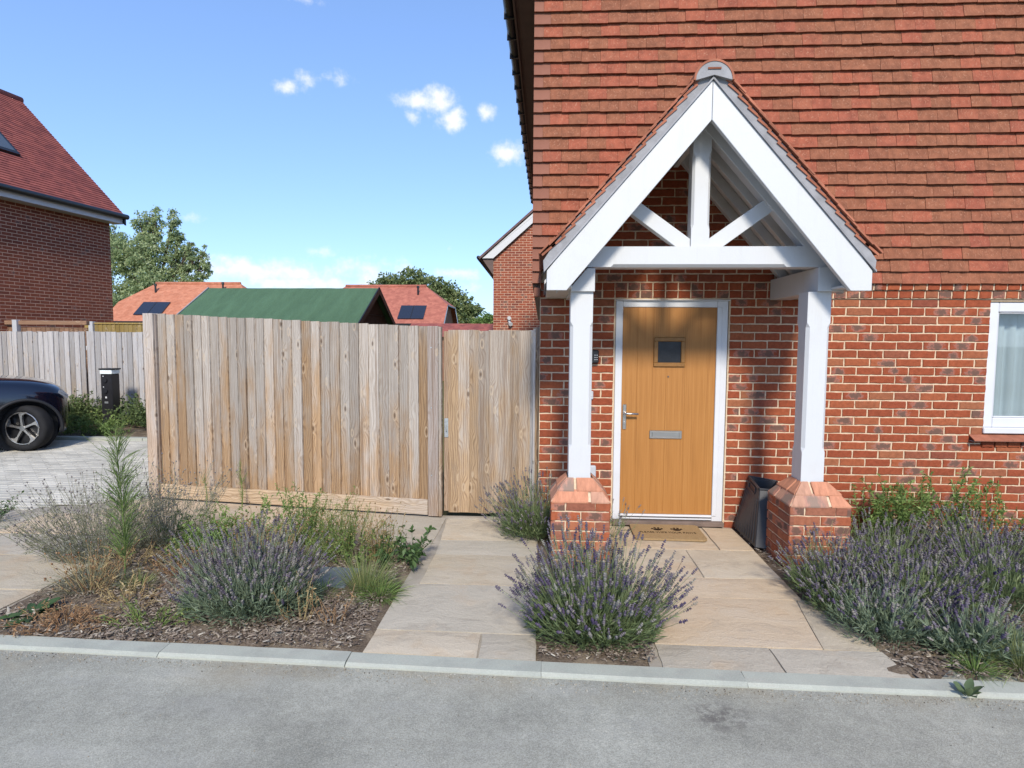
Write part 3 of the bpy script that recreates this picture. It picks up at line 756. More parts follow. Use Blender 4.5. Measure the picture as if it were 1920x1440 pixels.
# ---- bricks
def brick_mesh(name, L, H, D, seed, jit=.0022):
    g = random.Random(seed)
    pts = []
    for k in range(5): pts.append((-L/2+L*k/5, -H/2))
    for k in range(2): pts.append((L/2, -H/2+H*k/2))
    for k in range(5): pts.append((L/2-L*k/5, H/2))
    for k in range(2): pts.append((-L/2, H/2-H*k/2))
    pts = [(x+g.uniform(-jit, jit), z+g.uniform(-jit, jit)) for x, z in pts]
    n = len(pts); cr = .0045
    f = [(x-math.copysign(cr, x)*(1 if abs(x) > L*.45 else .0), -.0, z-math.copysign(cr, z)*(1 if abs(z) > H*.4 else 0)) for x, z in pts]
    m = [(x, .0045, z) for x, z in pts]; b = [(x, D, z) for x, z in pts]
    vs = f+m+b; fs = [tuple(range(n))]
    for i in range(n):
        j = (i+1) % n; fs += [(i, j, n+j, n+i), (n+i, n+j, 2*n+j, 2*n+i)]
    uv = [(x/.215+.5, z/.065+.5) for x, _, z in vs]
    return vs, fs, uv
BL = [brick_mesh('s', .2135, .0640, .03, 100+i) for i in range(10)]
BH = [brick_mesh('h', .101, .0640, .03, 200+i) for i in range(8)]
BQ = [brick_mesh('q', .045, .0655, .03, 300+i) for i in range(3)]
def mesh_of(d, name, mat):
    return MB().add(*d).mesh(name, [mat])
ME_L = [mesh_of(d, 'brick', M_brick) for d in BL]; ME_H = [mesh_of(d, 'brick', M_brick) for d in BH]

openings = [(.675, 1.70, -1, 2.068), (3.937, 5.2, .77, 2.06)]
layout = []                                      # (xc, zc, kind, y)
def run(x0, x1, zc, half, y=0.):
    """fill x0..x1 with stretchers, the first a half brick when asked; closer pieces at the end"""
    x = x0
    first = True
    while x < x1-.03:
        L = .1125 if (first and half) else .225
        if x+L > x1+.02: L = .1125 if x1-x < .17 else .225
        if x+L > x1+.06: break
        layout.append((x+L/2, zc, 'h' if L < .2 else 's', y)); x += L; first = False
zt = 2.0
for k in range(-1, 28):
    zc = zt-.0375-.075*k                         # k=0: the course whose bed is at 2.0 ... k=-1 is the course above
    if zc > 2.07 or zc < -.06: continue
    half = k % 2 == 1
    run(0.0, .675, zc, not half)
    inwin = .84 < zc < 2.05
    below = .765 < zc < .84
    x_end = 3.937 if inwin else (3.90 if below else 5.6)
    run(1.70, x_end, zc, not half)
# rows of headers under the tile hanging (the lower one corbelled out a little)
for zc, yy in ((2.1125, -.018), (2.1825, -.036)):
    x = 0.0
    while x < 5.6:
        layout.append((x+.056, zc, 'h', yy if x > 2.42 or x < -.1 else 0.)); x += .1125
# wall inside the porch gable
for i in range(17):
    zc = 2.2575+.075*i
    x = PX-1.35+(.1125 if i % 2 else 0)
    while x < 2.5:
        if zr(x+.1125) > zc+.02 and x > .0: layout.append((x+.1125, zc, 's', 0.))
        x += .225
# soldier headers below the window
x = 3.93
while x < 5.3: layout.append((x+.056, .8025, 'h', -.012)); x += .1125

wall = MB()
y0, y1 = .007, .11
for a in ((0, .684, -.07, 4.9), (1.692, 3.945, -.07, 4.9), (.684, 1.692, 2.062, 4.9), (3.945, 5.15, -.07, .84), (3.945, 5.15, 2.057, 4.9), (5.15, 7.2, -.07, 4.9), (.684, 1.692, -.07, .0)):
    wall.box(a[0], a[1], y0, y1, a[2], a[3])
wall = wall.build('wall', M_mortar, house)
def vis_key(b):
    x, z, k, y = b
    if z > 2.07: s_ = 3 if y < 0 else 2
    elif x < .68: s_ = 1.5
    else: s_ = 0
    hid = (1.86 < x < 2.6 and z < 2.0 and abs(x-2.45) < .10) or z < .12 or x > 4.25
    return (hid, s_ + (0.5 if k == 'h' else 0), -z)
layout.sort(key=vis_key)
rest = MB(); nparts = 0
for x, z, k, y in layout:
    jz = rng.uniform(-.0012, .0012); jx = rng.uniform(-.0015, .0015); jr = rng.uniform(-.006, .006)
    if nparts < 300 and k in 'sh':
        o = link('brick', rng.choice(ME_L if k == 's' else ME_H), None, wall, (x+jx, y+rng.uniform(-.0015, .0015), z+jz), (0, jr, 0)); nparts += 1
    else:
        vs, fs, uv = rng.choice(BL if k == 's' else BH); rest.cur = rng.random()*.98+.01
        rest.add([(a+x+jx, b+y, c+z+jz) for a, b, c in vs], fs, uv)
tag(rest.build('bricks', M_brick, wall), kind='stuff')
# mortar backing of the corbelled headers
MB().box(2.42, 5.6, -.011, .004, 2.077, 2.148).box(2.42, 5.6, -.029, .004, 2.150, 2.222).build('corbel', M_mortar, wall)

# ---- tile hanging on the upper wall
hang = MB().box(2.46, 7.2, .0, .006, 2.23, 4.9).box(-.02, 2.4595, .0, .006, 3.62, 4.9).build('tile_hanging', M_brownsoffit, house)
TG = .1062
def tile_mesh(L, H, seed, th=.014):
    g = random.Random(seed); vs = []; nx = 5
    b = [(g.uniform(-.0012, .0012)) for _ in range(nx)]
    for i in range(nx):
        x = -L/2+L*i/(nx-1); bow = .0018*(1-(2*i/(nx-1)-1)**2)*g.uniform(.2, 1)
        vs += [(x, -.056-bow, b[i]), (x, -.056-bow+th, b[i]), (x, -.056-bow+.038, H), (x, -.056-bow+.038+th, H)]
    fs = []
    for i in range(nx-1):
        a = i*4; c = a+4
        fs += [(a, c, c+2, a+2), (a+1, a+3, c+3, c+1), (a, a+1, c+1, c)]
    fs += [(0, 2, 3, 1), (nx*4-4, nx*4-3, nx*4-1, nx*4-2)]
    uv = [(x/.165+.5, z/TG) for x, y, z in vs]
    return vs, fs, uv
TM = [tile_mesh(.1632, .165, 400+i) for i in range(10)]
ME_T = [MB().add(*d).mesh('tile', [M_tile]) for d in TM]
TC = [MB().add(*tile_mesh(w, .165, 500+i)).mesh('corner_tile', [M_corner_tile]) for i, w in enumerate((.082, .143))]
tl = []
for k in range(26):
    zb = 2.205+TG*k; cw = .0835 if k % 2 == 0 else .1445
    link('corner_tile', TC[k % 2], None, hang, (-.072+cw/2, 0, zb), (0, rng.uniform(-.006, .006), 0))
    x = -.072+cw+.0825
    while x < 5.4:
        # leave out what lies behind the porch roof
        if not (zr(x)+.02 > zb+.06):
            tl.append((x, zb))
        x += .165
def tkey(b):
    x, z = b
    hid = (x > 4.3) or z > 4.62 or (abs(x-PX) < 1.25 and z < PA+.42-abs(x-PX)*1.36)
    return (hid, z)
tl.sort(key=tkey)
rest = MB()
for i, (x, z) in enumerate(tl):
    jz = rng.gauss(0, .0018); jr = rng.gauss(0, .008); jy = rng.uniform(-.005, .001)
    if i < 300:
        link('tile', rng.choice(ME_T), None, hang, (x, jy, z+jz), (0, jr, 0))
    else:
        vs, fs, uv = rng.choice(TM); rest.cur = rng.random()*.98+.01
        rest.add([(a+x, b+jy, c+z+jz+a*jr) for a, b, c in vs], fs, uv)
tag(rest.build('tiles', M_tile, hang), kind='stuff')

# ---- left flank, roof, eaves
def brick_wallpaper(t):
    o = t.obj(); x, y, z = t.sep(o); nd = t.new('ShaderNodeTexBrick')
    t.put(nd.inputs['Vector'], t.comb(t.math('ADD', x, y), z, 0)); nd.inputs['Scale'].default_value = 1
    nd.inputs['Brick Width'].default_value = .225; nd.inputs['Row Height'].default_value = .075; nd.inputs['Mortar Size'].default_value = .005
    nd.inputs['Color1'].default_value = (.30, .07, .036, 1); nd.inputs['Color2'].default_value = (.37, .09, .045, 1); nd.inputs['Mortar'].default_value = (.6, .46, .33, 1)
    return {'Base Color': nd.outputs[0]}
M_flank = material('flank_brick', brick_wallpaper, .9, .1)
def tile_wallpaper(t):
    o = t.obj(); x, y, z = t.sep(o); nd = t.new('ShaderNodeTexBrick')
    t.put(nd.inputs['Vector'], t.comb(y, z, 0)); nd.inputs['Scale'].default_value = 1
    nd.inputs['Brick Width'].default_value = .165; nd.inputs['Row Height'].default_value = TG; nd.inputs['Mortar Size'].default_value = .002
    nd.inputs['Color1'].default_value = (.28, .10, .058, 1); nd.inputs['Color2'].default_value = (.40, .105, .06, 1); nd.inputs['Mortar'].default_value = (.05, .03, .02, 1)
    return {'Base Color': nd.outputs[0]}
M_flanktile = material('flank_tile', tile_wallpaper, .85, .15)
MB().box(0.003, .10, .112, 9.0, -.07, 4.9).build('side_wall', M_flank, house)
mb = MB()
for k in range(26):
    zb = 2.205+TG*k
    mb.add([(-.072, -.044, zb), (-.072, 9, zb), (-.045, 9, zb+TG+.01), (-.045, -.02, zb+TG+.01), (-.0, -.0, zb+.002), (0, 9, zb+.002)], [(0, 1, 2, 3), (0, 4, 5, 1)])
mb.build('side_tile_hanging', M_flanktile, house)
MB().prism([(-.07, 2.205), (.0, 2.14), (.0, 2.21), (-.06, 2.215)], .03, 9, 'y').build('tilting_fillet', M_brownsoffit, house)
box_part('eaves_bracket', M_corner_tile, house, -.055, .0, -.05, .03, 2.085, 2.165, .004)
# gable apex and roof slopes above the frame
MB().prism([(-.02, 4.9), (7.2, 4.9), (3.6, 8.3)], .0, .1).build('gable', M_flanktile, house)
roof = MB()
roof.add([(-.385, -.25, 5.02), (-.27, 9.2, 5.02), (3.8, 9.2, 8.65), (3.6, -.25, 8.65)], [(0, 1, 2, 3)])
roof.add([(7.7, -.25, 4.86), (3.6, -.25, 8.65), (3.8, 9.2, 8.65), (7.7, 9.2, 4.86)], [(0, 1, 2, 3)])
roof.build('roof', M_roof_red, house)
MB().add([(-.295, -.2, 4.92), (-.07, -.2, 4.92), (-.05, 9.1, 4.92), (-.19, 9.1, 4.92), (-.295, -.2, 4.95), (-.07, -.2, 4.95), (-.05, 9.1, 4.95), (-.19, 9.1, 4.95)], [(0, 1, 2, 3), (4, 5, 6, 7), (0, 1, 5, 4)]).build('soffit', M_brownsoffit, house)
MB().add([(-.295, -.2, 4.89), (-.19, 9.1, 4.89), (-.19, 9.1, 5.06), (-.295, -.2, 5.06), (-.275, -.2, 4.89), (-.17, 9.1, 4.89)], [(0, 1, 2, 3), (0, 4, 5, 1)]).build('fascia', M_brownsoffit, house)
gut = []
for s_ in np.linspace(0, 1, 18):
    gut.append((-.35+.145*s_, -.22+9.3*s_, 5.0))
g_ = MB().tube(gut, .055, 10).build('gutter', M_gutter, house, smooth=True)
for s_ in np.linspace(.02, .98, 22):
    c = (-.35+.145*s_, -.22+9.3*s_, 5.0)
    box_part('gutter_bracket', M_gutter, g_, c[0]-.06, c[0]+.062, c[1]-.014, c[1]+.014, 4.937, 5.02, 0)

# ---- front door
frame = empty('door_frame', (1.19, .05, 0), 0, house)
def fr(name, x0, x1, z0, z1, y0=.012, y1=.10, mat=M_upvc, par=frame, bev=.004):
    return box_part(name, mat, par, x0-1.19, x1-1.19, y0-.05, y1-.05, z0, z1, bev)
fr('jamb', .688, .752, .045, 2.055); fr('jamb', 1.592, 1.688, .012, 2.055); fr('head', .7525, 1.5915, 1.998, 2.055)
fr('jamb_step', 1.592, 1.634, .09, 1.998, .004, .0115)
fr('head_trim', .676, 1.70, 2.0555, 2.066, -.012, .06)
fr('threshold', .7525, 1.5915, .052, .098, .002, .09)
fr('weather_bar', .7525, 1.5915, .073, .080, -.006, .0015, M_black)
fr('rain_trim', .7525, 1.5915, .0805, .098, -.010, .0015)
fr('cill', .684, 1.692, .004, .0445, -.045, .08, M_sill)
door = MB().box(-.42, .42, .0205, .045, .10, 1.996).build('door', M_door, house, (1.172, .0, 0))
def plank(x0, x1, z0, z1, y=.018):
    c = (x0+x1)/2
    MB().box(x0-c, x1-c, y, .0204, z0, z1).build('door_plank', M_door, door, (c-1.172, 0, 0), bevel=.001)
W0, W1, Z0w, Z1w = 1.035, 1.315, 1.462, 1.727
plank(.7535, .888, .101, 1.995); plank(.8905, 1.0285, .101, 1.995); plank(1.031, 1.148, .101, Z0w-.001); plank(1.1505, 1.3185, .101, Z0w-.001); plank(1.031, 1.3185, Z1w+.001, 1.995); plank(1.321, 1.5905, .101, 1.995)
glz = MB()
for a in ((W0, W1, Z1w-.036, Z1w), (W0, W1, Z0w, Z0w+.036), (W0, W0+.036, Z0w+.036, Z1w-.036), (W1-.036, W1, Z0w+.036, Z1w-.036)):
    glz.box(a[0]-1.172, a[1]-1.172, .002, .0295, a[2], a[3])
glz = glz.build('glazing_bead', M_oakframe, door, bevel=.004)
MB().box(W0+.037-1.172, W1-.037-1.172, .02, .028, Z0w+.037, Z1w-.037).build('pane', M_darkglass, glz)
lp = box_part('letter_plate', M_nickel, door, 1.012-1.172, 1.305-1.172, .006, .0175, .803, .878, .004)
MB().box(-.125, .125, -.012, -.0062, -.022, .024).build('letter_flap', M_nickel, lp, bevel=.004)
hp = box_part('handle', M_nickel, door, .765-1.172, .799-1.172, .008, .0175, .885, 1.115, .005)
MB().tube([(0, -.004, .035), (0, -.045, .035), (.012, -.052, .035), (.118, -.052, .033)], [.011, .011, .011, .009], 10).build('lever', M_nickel, hp, smooth=True)
MB().tube([(0, -.004, -.055), (0, -.012, -.055)], .012, 12).build('lock_cylinder', M_nickel, hp)
MB().tube([(-.002, .012, 1.372), (-.002, .0179, 1.372)], .008, 12).build('peephole', M_sill, door)

# ---- window at the right, voile curtain inside
win = empty('window', (4.55, 0, 0), 0, house)
def wf(name, x0, x1, z0, z1, y0=.02, y1=.09, mat=M_upvc, bev=.006): return box_part(name, mat, win, x0-4.55, x1-4.55, y0, y1, z0, z1, bev)
wf('window_frame', 3.947, 4.03, .945, 2.05); wf('window_frame', 5.065, 5.148, .945, 2.05)
wf('window_frame', 4.0305, 5.0645, 1.965, 2.05); wf('window_frame', 4.0305, 5.0645, .945, 1.03)
wf('window_frame', 4.50, 4.59, 1.0305, 1.9645)
wf('glazing_bead', 4.0305, 4.045, 1.0305, 1.9645, .03, .08); wf('glazing_bead', 4.0455, 4.4995, 1.95, 1.9645, .03, .08); wf('glazing_bead', 4.0455, 4.4995, 1.0305, 1.045, .03, .08)
wf('pane', 4.0455, 4.4995, 1.0455, 1.9495, .05, .055, M_glass, 0); wf('pane', 4.5905, 5.0645, 1.0305, 1.9645, .05, .055, M_glass, 0)
wf('window_sill', 3.935, 5.16, .893, .9445, -.02, .09)
mb = MB(); vs = []
nx = 70
for i in range(nx):
    x = 3.96+1.18*i/(nx-1); y = .19+.022*math.sin(i*.9+.6*math.sin(i*.37))+.008*math.sin(i*2.1)
    vs += [(x-4.55, y, .9), (x-4.55, y+.008*math.sin(i*.5), 1.5), (x-4.55, y, 2.05)]
mb.add(vs, [(i*3+j, i*3+3+j, i*3+4+j, i*3+1+j) for i in range(nx-1) for j in range(2)]).build('curtain', M_curtain, win, smooth=True)
MB().box(-.66, .66, .26, .27, .8, 2.2).build('room_back', M_room, win)
sl = empty('tile_sill', (0, 0, 0), 0, house)
for k in range(9):
    x0 = 3.825+k*.166
    MB().add([(0, -.072, .842), (.164, -.072, .842), (.164, .01, .885), (0, .01, .885), (0, -.072, .832), (.164, -.072, .832), (.164, .01, .874), (0, .01, .874)],
             [(0, 1, 2, 3), (4, 7, 6, 5), (0, 4, 5, 1), (1, 5, 6, 2), (3, 7, 4, 0)]).build('sill_tile', M_porch_tile, sl, (x0, 0, 0))
    MB().box(.0, .166, -.05, .0, .826, .831).build('sill_mortar', M_verge, sl, (x0, 0, 0))

# ---- small fittings fixed to the wall
ks = box_part('key_safe', M_black, None, .44, .535, -.05, -.002, 1.487, 1.612, .012)
tag(ks, 'small black key safe on the brickwork behind the left porch post', 'key safe')
for i in range(3):
    for j in range(2): box_part('key_button', M_greyplastic, ks, .012+j*.018-.004, .012+j*.018+.004, -.0275, -.0242, -.03+i*.02, -.022+i*.02, 0)
db = box_part('doorbell', M_greyplastic, None, .455, .492, -.024, -.002, 1.16, 1.235, .006)
tag(db, 'little grey doorbell on the wall left of the door', 'doorbell')
MB().tube([(0, -.0115, 0), (0, -.016, 0)], .009, 12).build('bell_push', M_white, db)
gb = box_part('meter_cover', M_greyplastic, None, .40, .525, -.05, -.002, .40, .552, .008)
tag(gb, 'pale grey plastic box low on the wall behind the left pier', 'meter box')
MB().box(-.05, .05, -.0262, -.0242, -.06, .06).build('cover_lid', M_greyplastic, gb)

# ================================================================== PORCH
porch = empty('porch', (PX, -.55, 0))
tag(porch, 'white timber gabled porch with clay tiled roof on two brick piers', 'porch')
def PP(mb, name, mat, bevel=0., smooth=False, parent=porch):
    """build in world coordinates, origin moved to the porch base"""
    o = mb.build(name, mat, parent, smooth=smooth, bevel=bevel)
    if parent is porch: o.location = (-PX, .55, 0)
    return o
# brick piers with two-course splayed caps
def pier(x0, nm):
    y0, y1 = -1.047, -.607; S_ = .44; zt_ = .4877
    pr = empty('brick_pier', (x0+.22-PX, -.827+.55, 0), 0, porch)
    MB().box(-.213, .213, -.213, .213, -.06, zt_-.002).build('pier_core', M_mortar, pr)
    me_s = [MB().add(*brick_mesh('s', .2155, .0655, .03, 600+i)).mesh('brick', [M_brick_pier]) for i in range(5)]
    me_h = [MB().add(*brick_mesh('h', .103, .0655, .03, 650+i)).mesh('brick', [M_brick_pier]) for i in range(4)]
    for c in range(7):
        zc = zt_-.0375-.075*c
        for face in range(4):
            a = face*math.pi/2                   # 0: front, 1: right ...
            pat = ('h', 's', 'h') if (c+face) % 2 == 0 else ('s', 's')
            # opposite faces alternate so that corners bond
            if face % 2 == 1: pat = ('s', 's') if c % 2 else ('h', 's', 'h')
            else: pat = ('h', 's', 'h') if c % 2 == 0 else ('s', 's')
            u = -.22
            for q in pat:
                L = .1075 if q == 'h' else .225
                if pat == ('s', 's'): L = .2225
                cx = u+L/2-(.0025 if q == 'h' else .0); u += L
                p = Matrix.Rotation(a, 4, 'Z') @ Vector((cx, -.2205, 0))
                link('brick', rng.choice(me_h if q == 'h' else me_s), None, pr, (p.x, p.y, zc+rng.uniform(-.001, .001)), (0, rng.uniform(-.006, .006), a))
    # splayed cap: two courses of special bricks, mitred at the corners
    MB().add([(-.220, -.220, zt_-.001), (.220, -.220, zt_-.001), (.220, .220, zt_-.001), (-.220, .220, zt_-.001), (-.085, -.085, .636), (.085, -.085, .636), (.085, .085, .636), (-.085, .085, .636)],
             [(0, 1, 5, 4), (1, 2, 6, 5), (2, 3, 7, 6), (3, 0, 4, 7), (4, 5, 6, 7)]).build('cap_core', M_mortar, pr)
    for (wa, za, wb, zb, cuts, li) in ((.2235, zt_+.002, .163, zt_+.080, ((-.2235, .060), (.076, .2235)), 0), (.174, zt_+.078, .098, zt_+.156, ((-.174, -.045), (-.029, .174)), 1)):
        for face in range(4):
            a = Matrix.Rotation(face*math.pi/2, 4, 'Z')
            for k, (ua, ub) in enumerate(cuts):
                if face in (1, 3): ua, ub = -ub, -ua
                def sh(u): return u*wb/wa
                g = .002
                A = ua+(g if abs(ua) < wa-.01 else .006); B = ub-(g if abs(ub) < wa-.01 else .006)
                t1 = 0 if abs(ua) < wa-.01 else 1; t2 = 0 if abs(ub) < wa-.01 else 1
                Au = sh(A) if t1 else A; Bu = sh(B) if t2 else B
                vs = [(A, -wa, za+.0), (B, -wa, za), (Bu, -wb, zb), (Au, -wb, zb), (A, -wa, za-.012), (B, -wa, za-.012), (Bu, -wb+.01, zb-.03), (Au, -wb+.01, zb-.03)]
                c = Vector(((A+B)/2, -wa, za))
                uv = [((v[0]-c.x)/.215+.5, .5+(v[2]-c.z)/.16) for v in vs]
                mb = MB().add([Vector(v)-c for v in vs], [(0, 1, 2, 3), (0, 4, 5, 1), (0, 3, 7, 4), (1, 5, 6, 2)], uv)
                p = a @ c
                mb.build('cap_brick', M_brick_cap, pr, (p.x, p.y, p.z), (0, 0, face*math.pi/2), bevel=.003)
pier(.1006, 'l'); pier(1.8574, 'r')

def post(cx, z1):
    w = .0845; yc = -.825
    mb = MB(); ch = .022
    rings = [(.634, 0), (.86, 0), (.895, ch), (1.80, ch), (1.835, 0), (z1, 0)]
    vs = []
    for z, c in rings:
        c = max(c, .0015)
        vs += [(cx+a, yc+b, z) for a, b in ((-w+c, -w), (w-c, -w), (w, -w+c), (w, w-c), (w-c, w), (-w+c, w), (-w, w-c), (-w, -w+c))]
    fs = [tuple(range(7, -1, -1)), tuple(range(40, 48))]
    for i in range(5):
        for k in range(8): fs.append((i*8+k, i*8+(k+1) % 8, i*8+8+(k+1) % 8, i*8+8+k))
    PP(mb.add(vs, fs), 'post', M_white)
post(.318, 2.058); post(2.068, 2.062)
# eaves beams from post to wall, with cut ends
for (x0, x1, z0, z1, cut) in ((.234, .412, 2.0585, 2.232, -1), (2.042, 2.222, 2.0625, 2.240, 1)):
    if cut > 0: poly = [(x0, z0), (x1, z0), (x1, z0+.045), (x0+.07, z1), (x0, z1)]
    else: poly = [(x0, z0), (x1, z0), (x1, z1), (x1-.06, z1), (x0, z0+.035)]
    PP(MB().prism(poly, -.935, -.004), 'eaves_beam', M_white, .003)
# tie beam with a stopped chamfer along its lower edge
yf, yb = -.905, -.76
zb_, zt_ = 2.2425, 2.395
prof = []
mb = MB(); vs = []
for x, c in ((.30, 0), (.53, 0), (.55, .022), (1.80, .022), (1.82, 0), (2.10, 0)):
    c = max(c, .001)
    vs += [(x, yf, zb_+c), (x, yf+c, zb_), (x, yb, zb_), (x, yb, zt_), (x, yf, zt_)]
fs = [(0, 1, 2, 3, 4), (25, 26, 27, 28, 29)]
for i in range(5):
    for k in range(5): fs.append((i*5+k, i*5+(k+1) % 5, i*5+5+(k+1) % 5, i*5+5+k))
PP(mb.add(vs, fs), 'tie_beam', M_white)
# king post, chamfered
kx = 1.188; kw = .067; mb = MB(); vs = []
for z, c in ((zt_+.001, 0), (2.52, 0), (2.555, .018), (3.05, .018), (3.085, 0), (3.34, 0)):
    c = max(c, .001); h = .06
    vs += [(kx+a, -.83+b, z) for a, b in ((-kw+c, -h), (kw-c, -h), (kw, -h+c), (kw, h), (-kw, h), (-kw, -h+c))]
fs = [tuple(range(5, -1, -1)), tuple(range(30, 36))]
for i in range(5):
    for k in range(6): fs.append((i*6+k, i*6+(k+1) % 6, i*6+6+(k+1) % 6, i*6+6+k))
PP(mb.add(vs, fs), 'king_post', M_white)
for s_ in (-1, 1):
    p0 = (kx+s_*kw, 2.40); p1 = (kx+s_*(kw+.125), 2.40)
    up = (kx+s_*.50, 2.765); dn_ = (kx+s_*.555, 2.675)
    PP(MB().prism([(kx+s_*(kw+.001), 2.455), (kx+s_*(kw+.001), zt_+.001), (kx+s_*(kw+.105), zt_+.001), dn_, up], -.872, -.79), 'strut', M_white, .003)
# rafters under white-grey boarding
def slope_strip(s_, x_in, x_out, dz0, dz1, y0, y1):
    """a board following the roof slope on side s_, between offsets below the barge line"""
    a, b = PX+s_*x_in, PX+s_*x_out
    return MB().prism([(a, zr(a)+dz0), (b, zr(b)+dz0), (b, zr(b)+dz1), (a, zr(a)+dz1)], y0, y1)
for s_ in (-1, 1):
    for k, (ya, yb2) in enumerate(((-.90, -.80), (-.60, -.55), (-.34, -.29), (-.075, -.012))):
        PP(slope_strip(s_, .012, 1.06, -.085, -.20 if k else -.235, ya, yb2), 'rafter', M_white if k == 0 else M_sarking, .003)
    PP(slope_strip(s_, .004, 1.15, -.058, -.083, -1.09, -.008), 'sarking_board', M_sarking)
    nails = MB()
    for q in range(13):
        for yv in (-.69, -.44, -.18):
            xn = PX+s_*(.10+q*.073); zn = zr(xn)-.083
            nails.tube([(xn, yv, zn+.004), (xn-s_*.004, yv+rng.uniform(-.004, .004), zn-.024)], .0028, 4)
    tag(PP(nails, 'nail_tips', M_sill), kind='stuff')
# ridge board
PP(MB().box(PX-.02, PX+.02, -.795, -.012, 3.22, 3.40), 'ridge_board', M_sarking)
# barge boards, mitred at the apex, with a cut foot and kicked eaves
for s_ in (-1, 1):
    X = lambda d: PX+s_*d
    poly = [(X(.0015), 3.494), (X(1.06), 3.494-1.06*PS), (X(1.134), 2.188), (X(1.134), 2.050), (X(.992), 2.050), (X(.0015), 3.225)]
    PP(MB().prism(poly, -1.135, -1.092), 'barge_board', M_white, .003)
    # lead-grey trim strip along the top of the barge
    PP(MB().prism([(X(0.0), 3.512), (X(1.06), 3.512-1.06*PS), (X(1.155), 2.192), (X(1.155), 2.178), (X(1.06), 3.494-1.06*PS+.001), (X(0.0), 3.4955)], -1.150, -1.0), 'trim_strip', M_verge)
    PP(MB().prism([(X(0.0), 3.622), (X(1.06), 3.622-1.06*PS), (X(1.16), 2.262), (X(1.155), 2.1935), (X(1.06), 3.5135-1.06*PS), (X(0.0), 3.5135)], -1.128, -.9), 'verge_bedding', M_verge)
    # soffit at the eaves
    PP(MB().box(min(X(.95), X(1.134)), max(X(.95), X(1.134)), -1.09, -.01, 2.075, 2.090), 'eaves_soffit', M_sarking)
    # tiles: the verge column singly, the rest (unseen from below) as courses
    slope = math.atan(PS); cs, sn = math.cos(slope), math.sin(slope)
    Ls = 1.19/cs; n = 17; gq = (Ls-.02)/n
    rows = MB()
    for k in range(n):
        d = 1.185-(k*gq)*cs                     # lower edge distance from the ridge
        zlow = 3.640-d*PS*1.0 + (.02 if k == 0 else 0)
        L = .17
        def tile(mb, y0, y1):
            xa, za = d, zlow; xb, zb2 = d-L*cs, zlow+L*sn-.014
            o = (.011*sn, .011*cs)
            mb.prism([(X(xa), za), (X(xb), zb2), (X(xb+o[0]), zb2+o[1]), (X(xa+o[0]), za+o[1])], y0, y1)
        if d < .10: continue
        mb = MB(); tile(mb, -1.155+rng.uniform(-.004, .004), -1.005); PP(mb, 'verge_tile', M_porch_tile)
        tile(rows, -1.0, .0)
        sl_ = MB(); zz = zlow-.008
        sl_.prism([(X(d-.02), zz-.006), (X(d-.115), zz+.074), (X(d-.106), zz+.086), (X(d-.011), zz+.006)], -1.138, -1.129)
        PP(sl_, 'tile_slip', M_porch_tile)
    tag(PP(rows, 'tile_courses', M_porch_tile), kind='stuff')
# half-round ridge with bedded end
RZ = 3.482
rp = [(PX+.138*math.cos(a), RZ+.138*math.sin(a)) for a in np.linspace(.0, math.pi, 20)]
rq = [(PX+.124*math.cos(a), RZ+.124*math.sin(a)) for a in np.linspace(math.pi, .0, 20)]
for k in range(3):
    y0 = -1.168+k*.388
    PP(MB().prism(rp+rq, y0, y0+.385), 'ridge_tile', M_porch_tile)
PP(MB().prism(rq[::-1]+[(PX, 3.516)], -1.163, -1.06), 'ridge_bedding', M_verge)
PP(MB().box(PX-.045, PX+.045, -1.170, -1.1635, 3.552, 3.564), 'tile_slip', M_porch_tile)

# ---- door mat
mat_ = MB(); pts = []
g = random.Random(3); n = 60
hw, hd, rr = .305, .205, .045
out = []
for cx, cy, a0 in ((hw-rr, hd-rr, 0), (-hw+rr, hd-rr, 90), (-hw+rr, -hd+rr, 180), (hw-rr, -hd+rr, 270)):
    for k in range(6): out.append((cx+rr*math.cos(R(a0+k*18))+g.uniform(-.002, .002), cy+rr*math.sin(R(a0+k*18))+g.uniform(-.002, .002)))
dm = mat_.prism(out, .0, .016, 'z').build('doormat', M_coir, None, (1.137, -.243, .0045), (0, 0, R(-.8)))
tag(dm, 'coir doormat with paw prints and lettering in front of the door', 'doormat')
def lettering(txt, size, loc, parent, mat, rot=(0, 0, 0)):
    cu = bpy.data.curves.new('lettering', 'FONT'); cu.body = txt; cu.size = size; cu.align_x = 'CENTER'; cu.extrude = .0008
    tmp = bpy.data.objects.new('tmp', cu); COL.objects.link(tmp)
    me = bpy.data.meshes.new_from_object(tmp.evaluated_get(bpy.context.evaluated_depsgraph_get()))
    bpy.data.objects.remove(tmp); bpy.data.curves.remove(cu)
    me.materials.clear(); me.materials.append(mat)
    return link('lettering', me, None, parent, loc, rot)
lt = lettering('PLEASE WIPE YOUR PAWS', .042, (.0, -.05, .0168), dm, M_ink); lt.scale = (1.0, 1.25, 1)
for px in (-.075, .095):
    pw = MB(); N = 14
    pw.prism([(.036*math.cos(t), .026*math.sin(t)) for t in np.linspace(0, 2*math.pi, N, endpoint=False)], .0158, .0170, 'z')
    for k, (a, b) in enumerate(((-.042, .022), (-.016, .045), (.016, .045), (.042, .022))):
        pw.prism([(a+.012*math.cos(t), b+.016*math.sin(t)) for t in np.linspace(0, 2*math.pi, 10, endpoint=False)], .0158, .0170, 'z')
    pw.build('paw_print', M_ink, dm, (px, .045, 0))

# ---- dark recycling box stood on end between door and pier
bn = empty('recycling_box', (1.80, -.32, .0), 0)
tag(bn, 'empty dark grey plastic recycling box standing by the door against the brick pier', 'box')
bx = bn.location
def Q(p): return Vector(p)-Vector(bx)
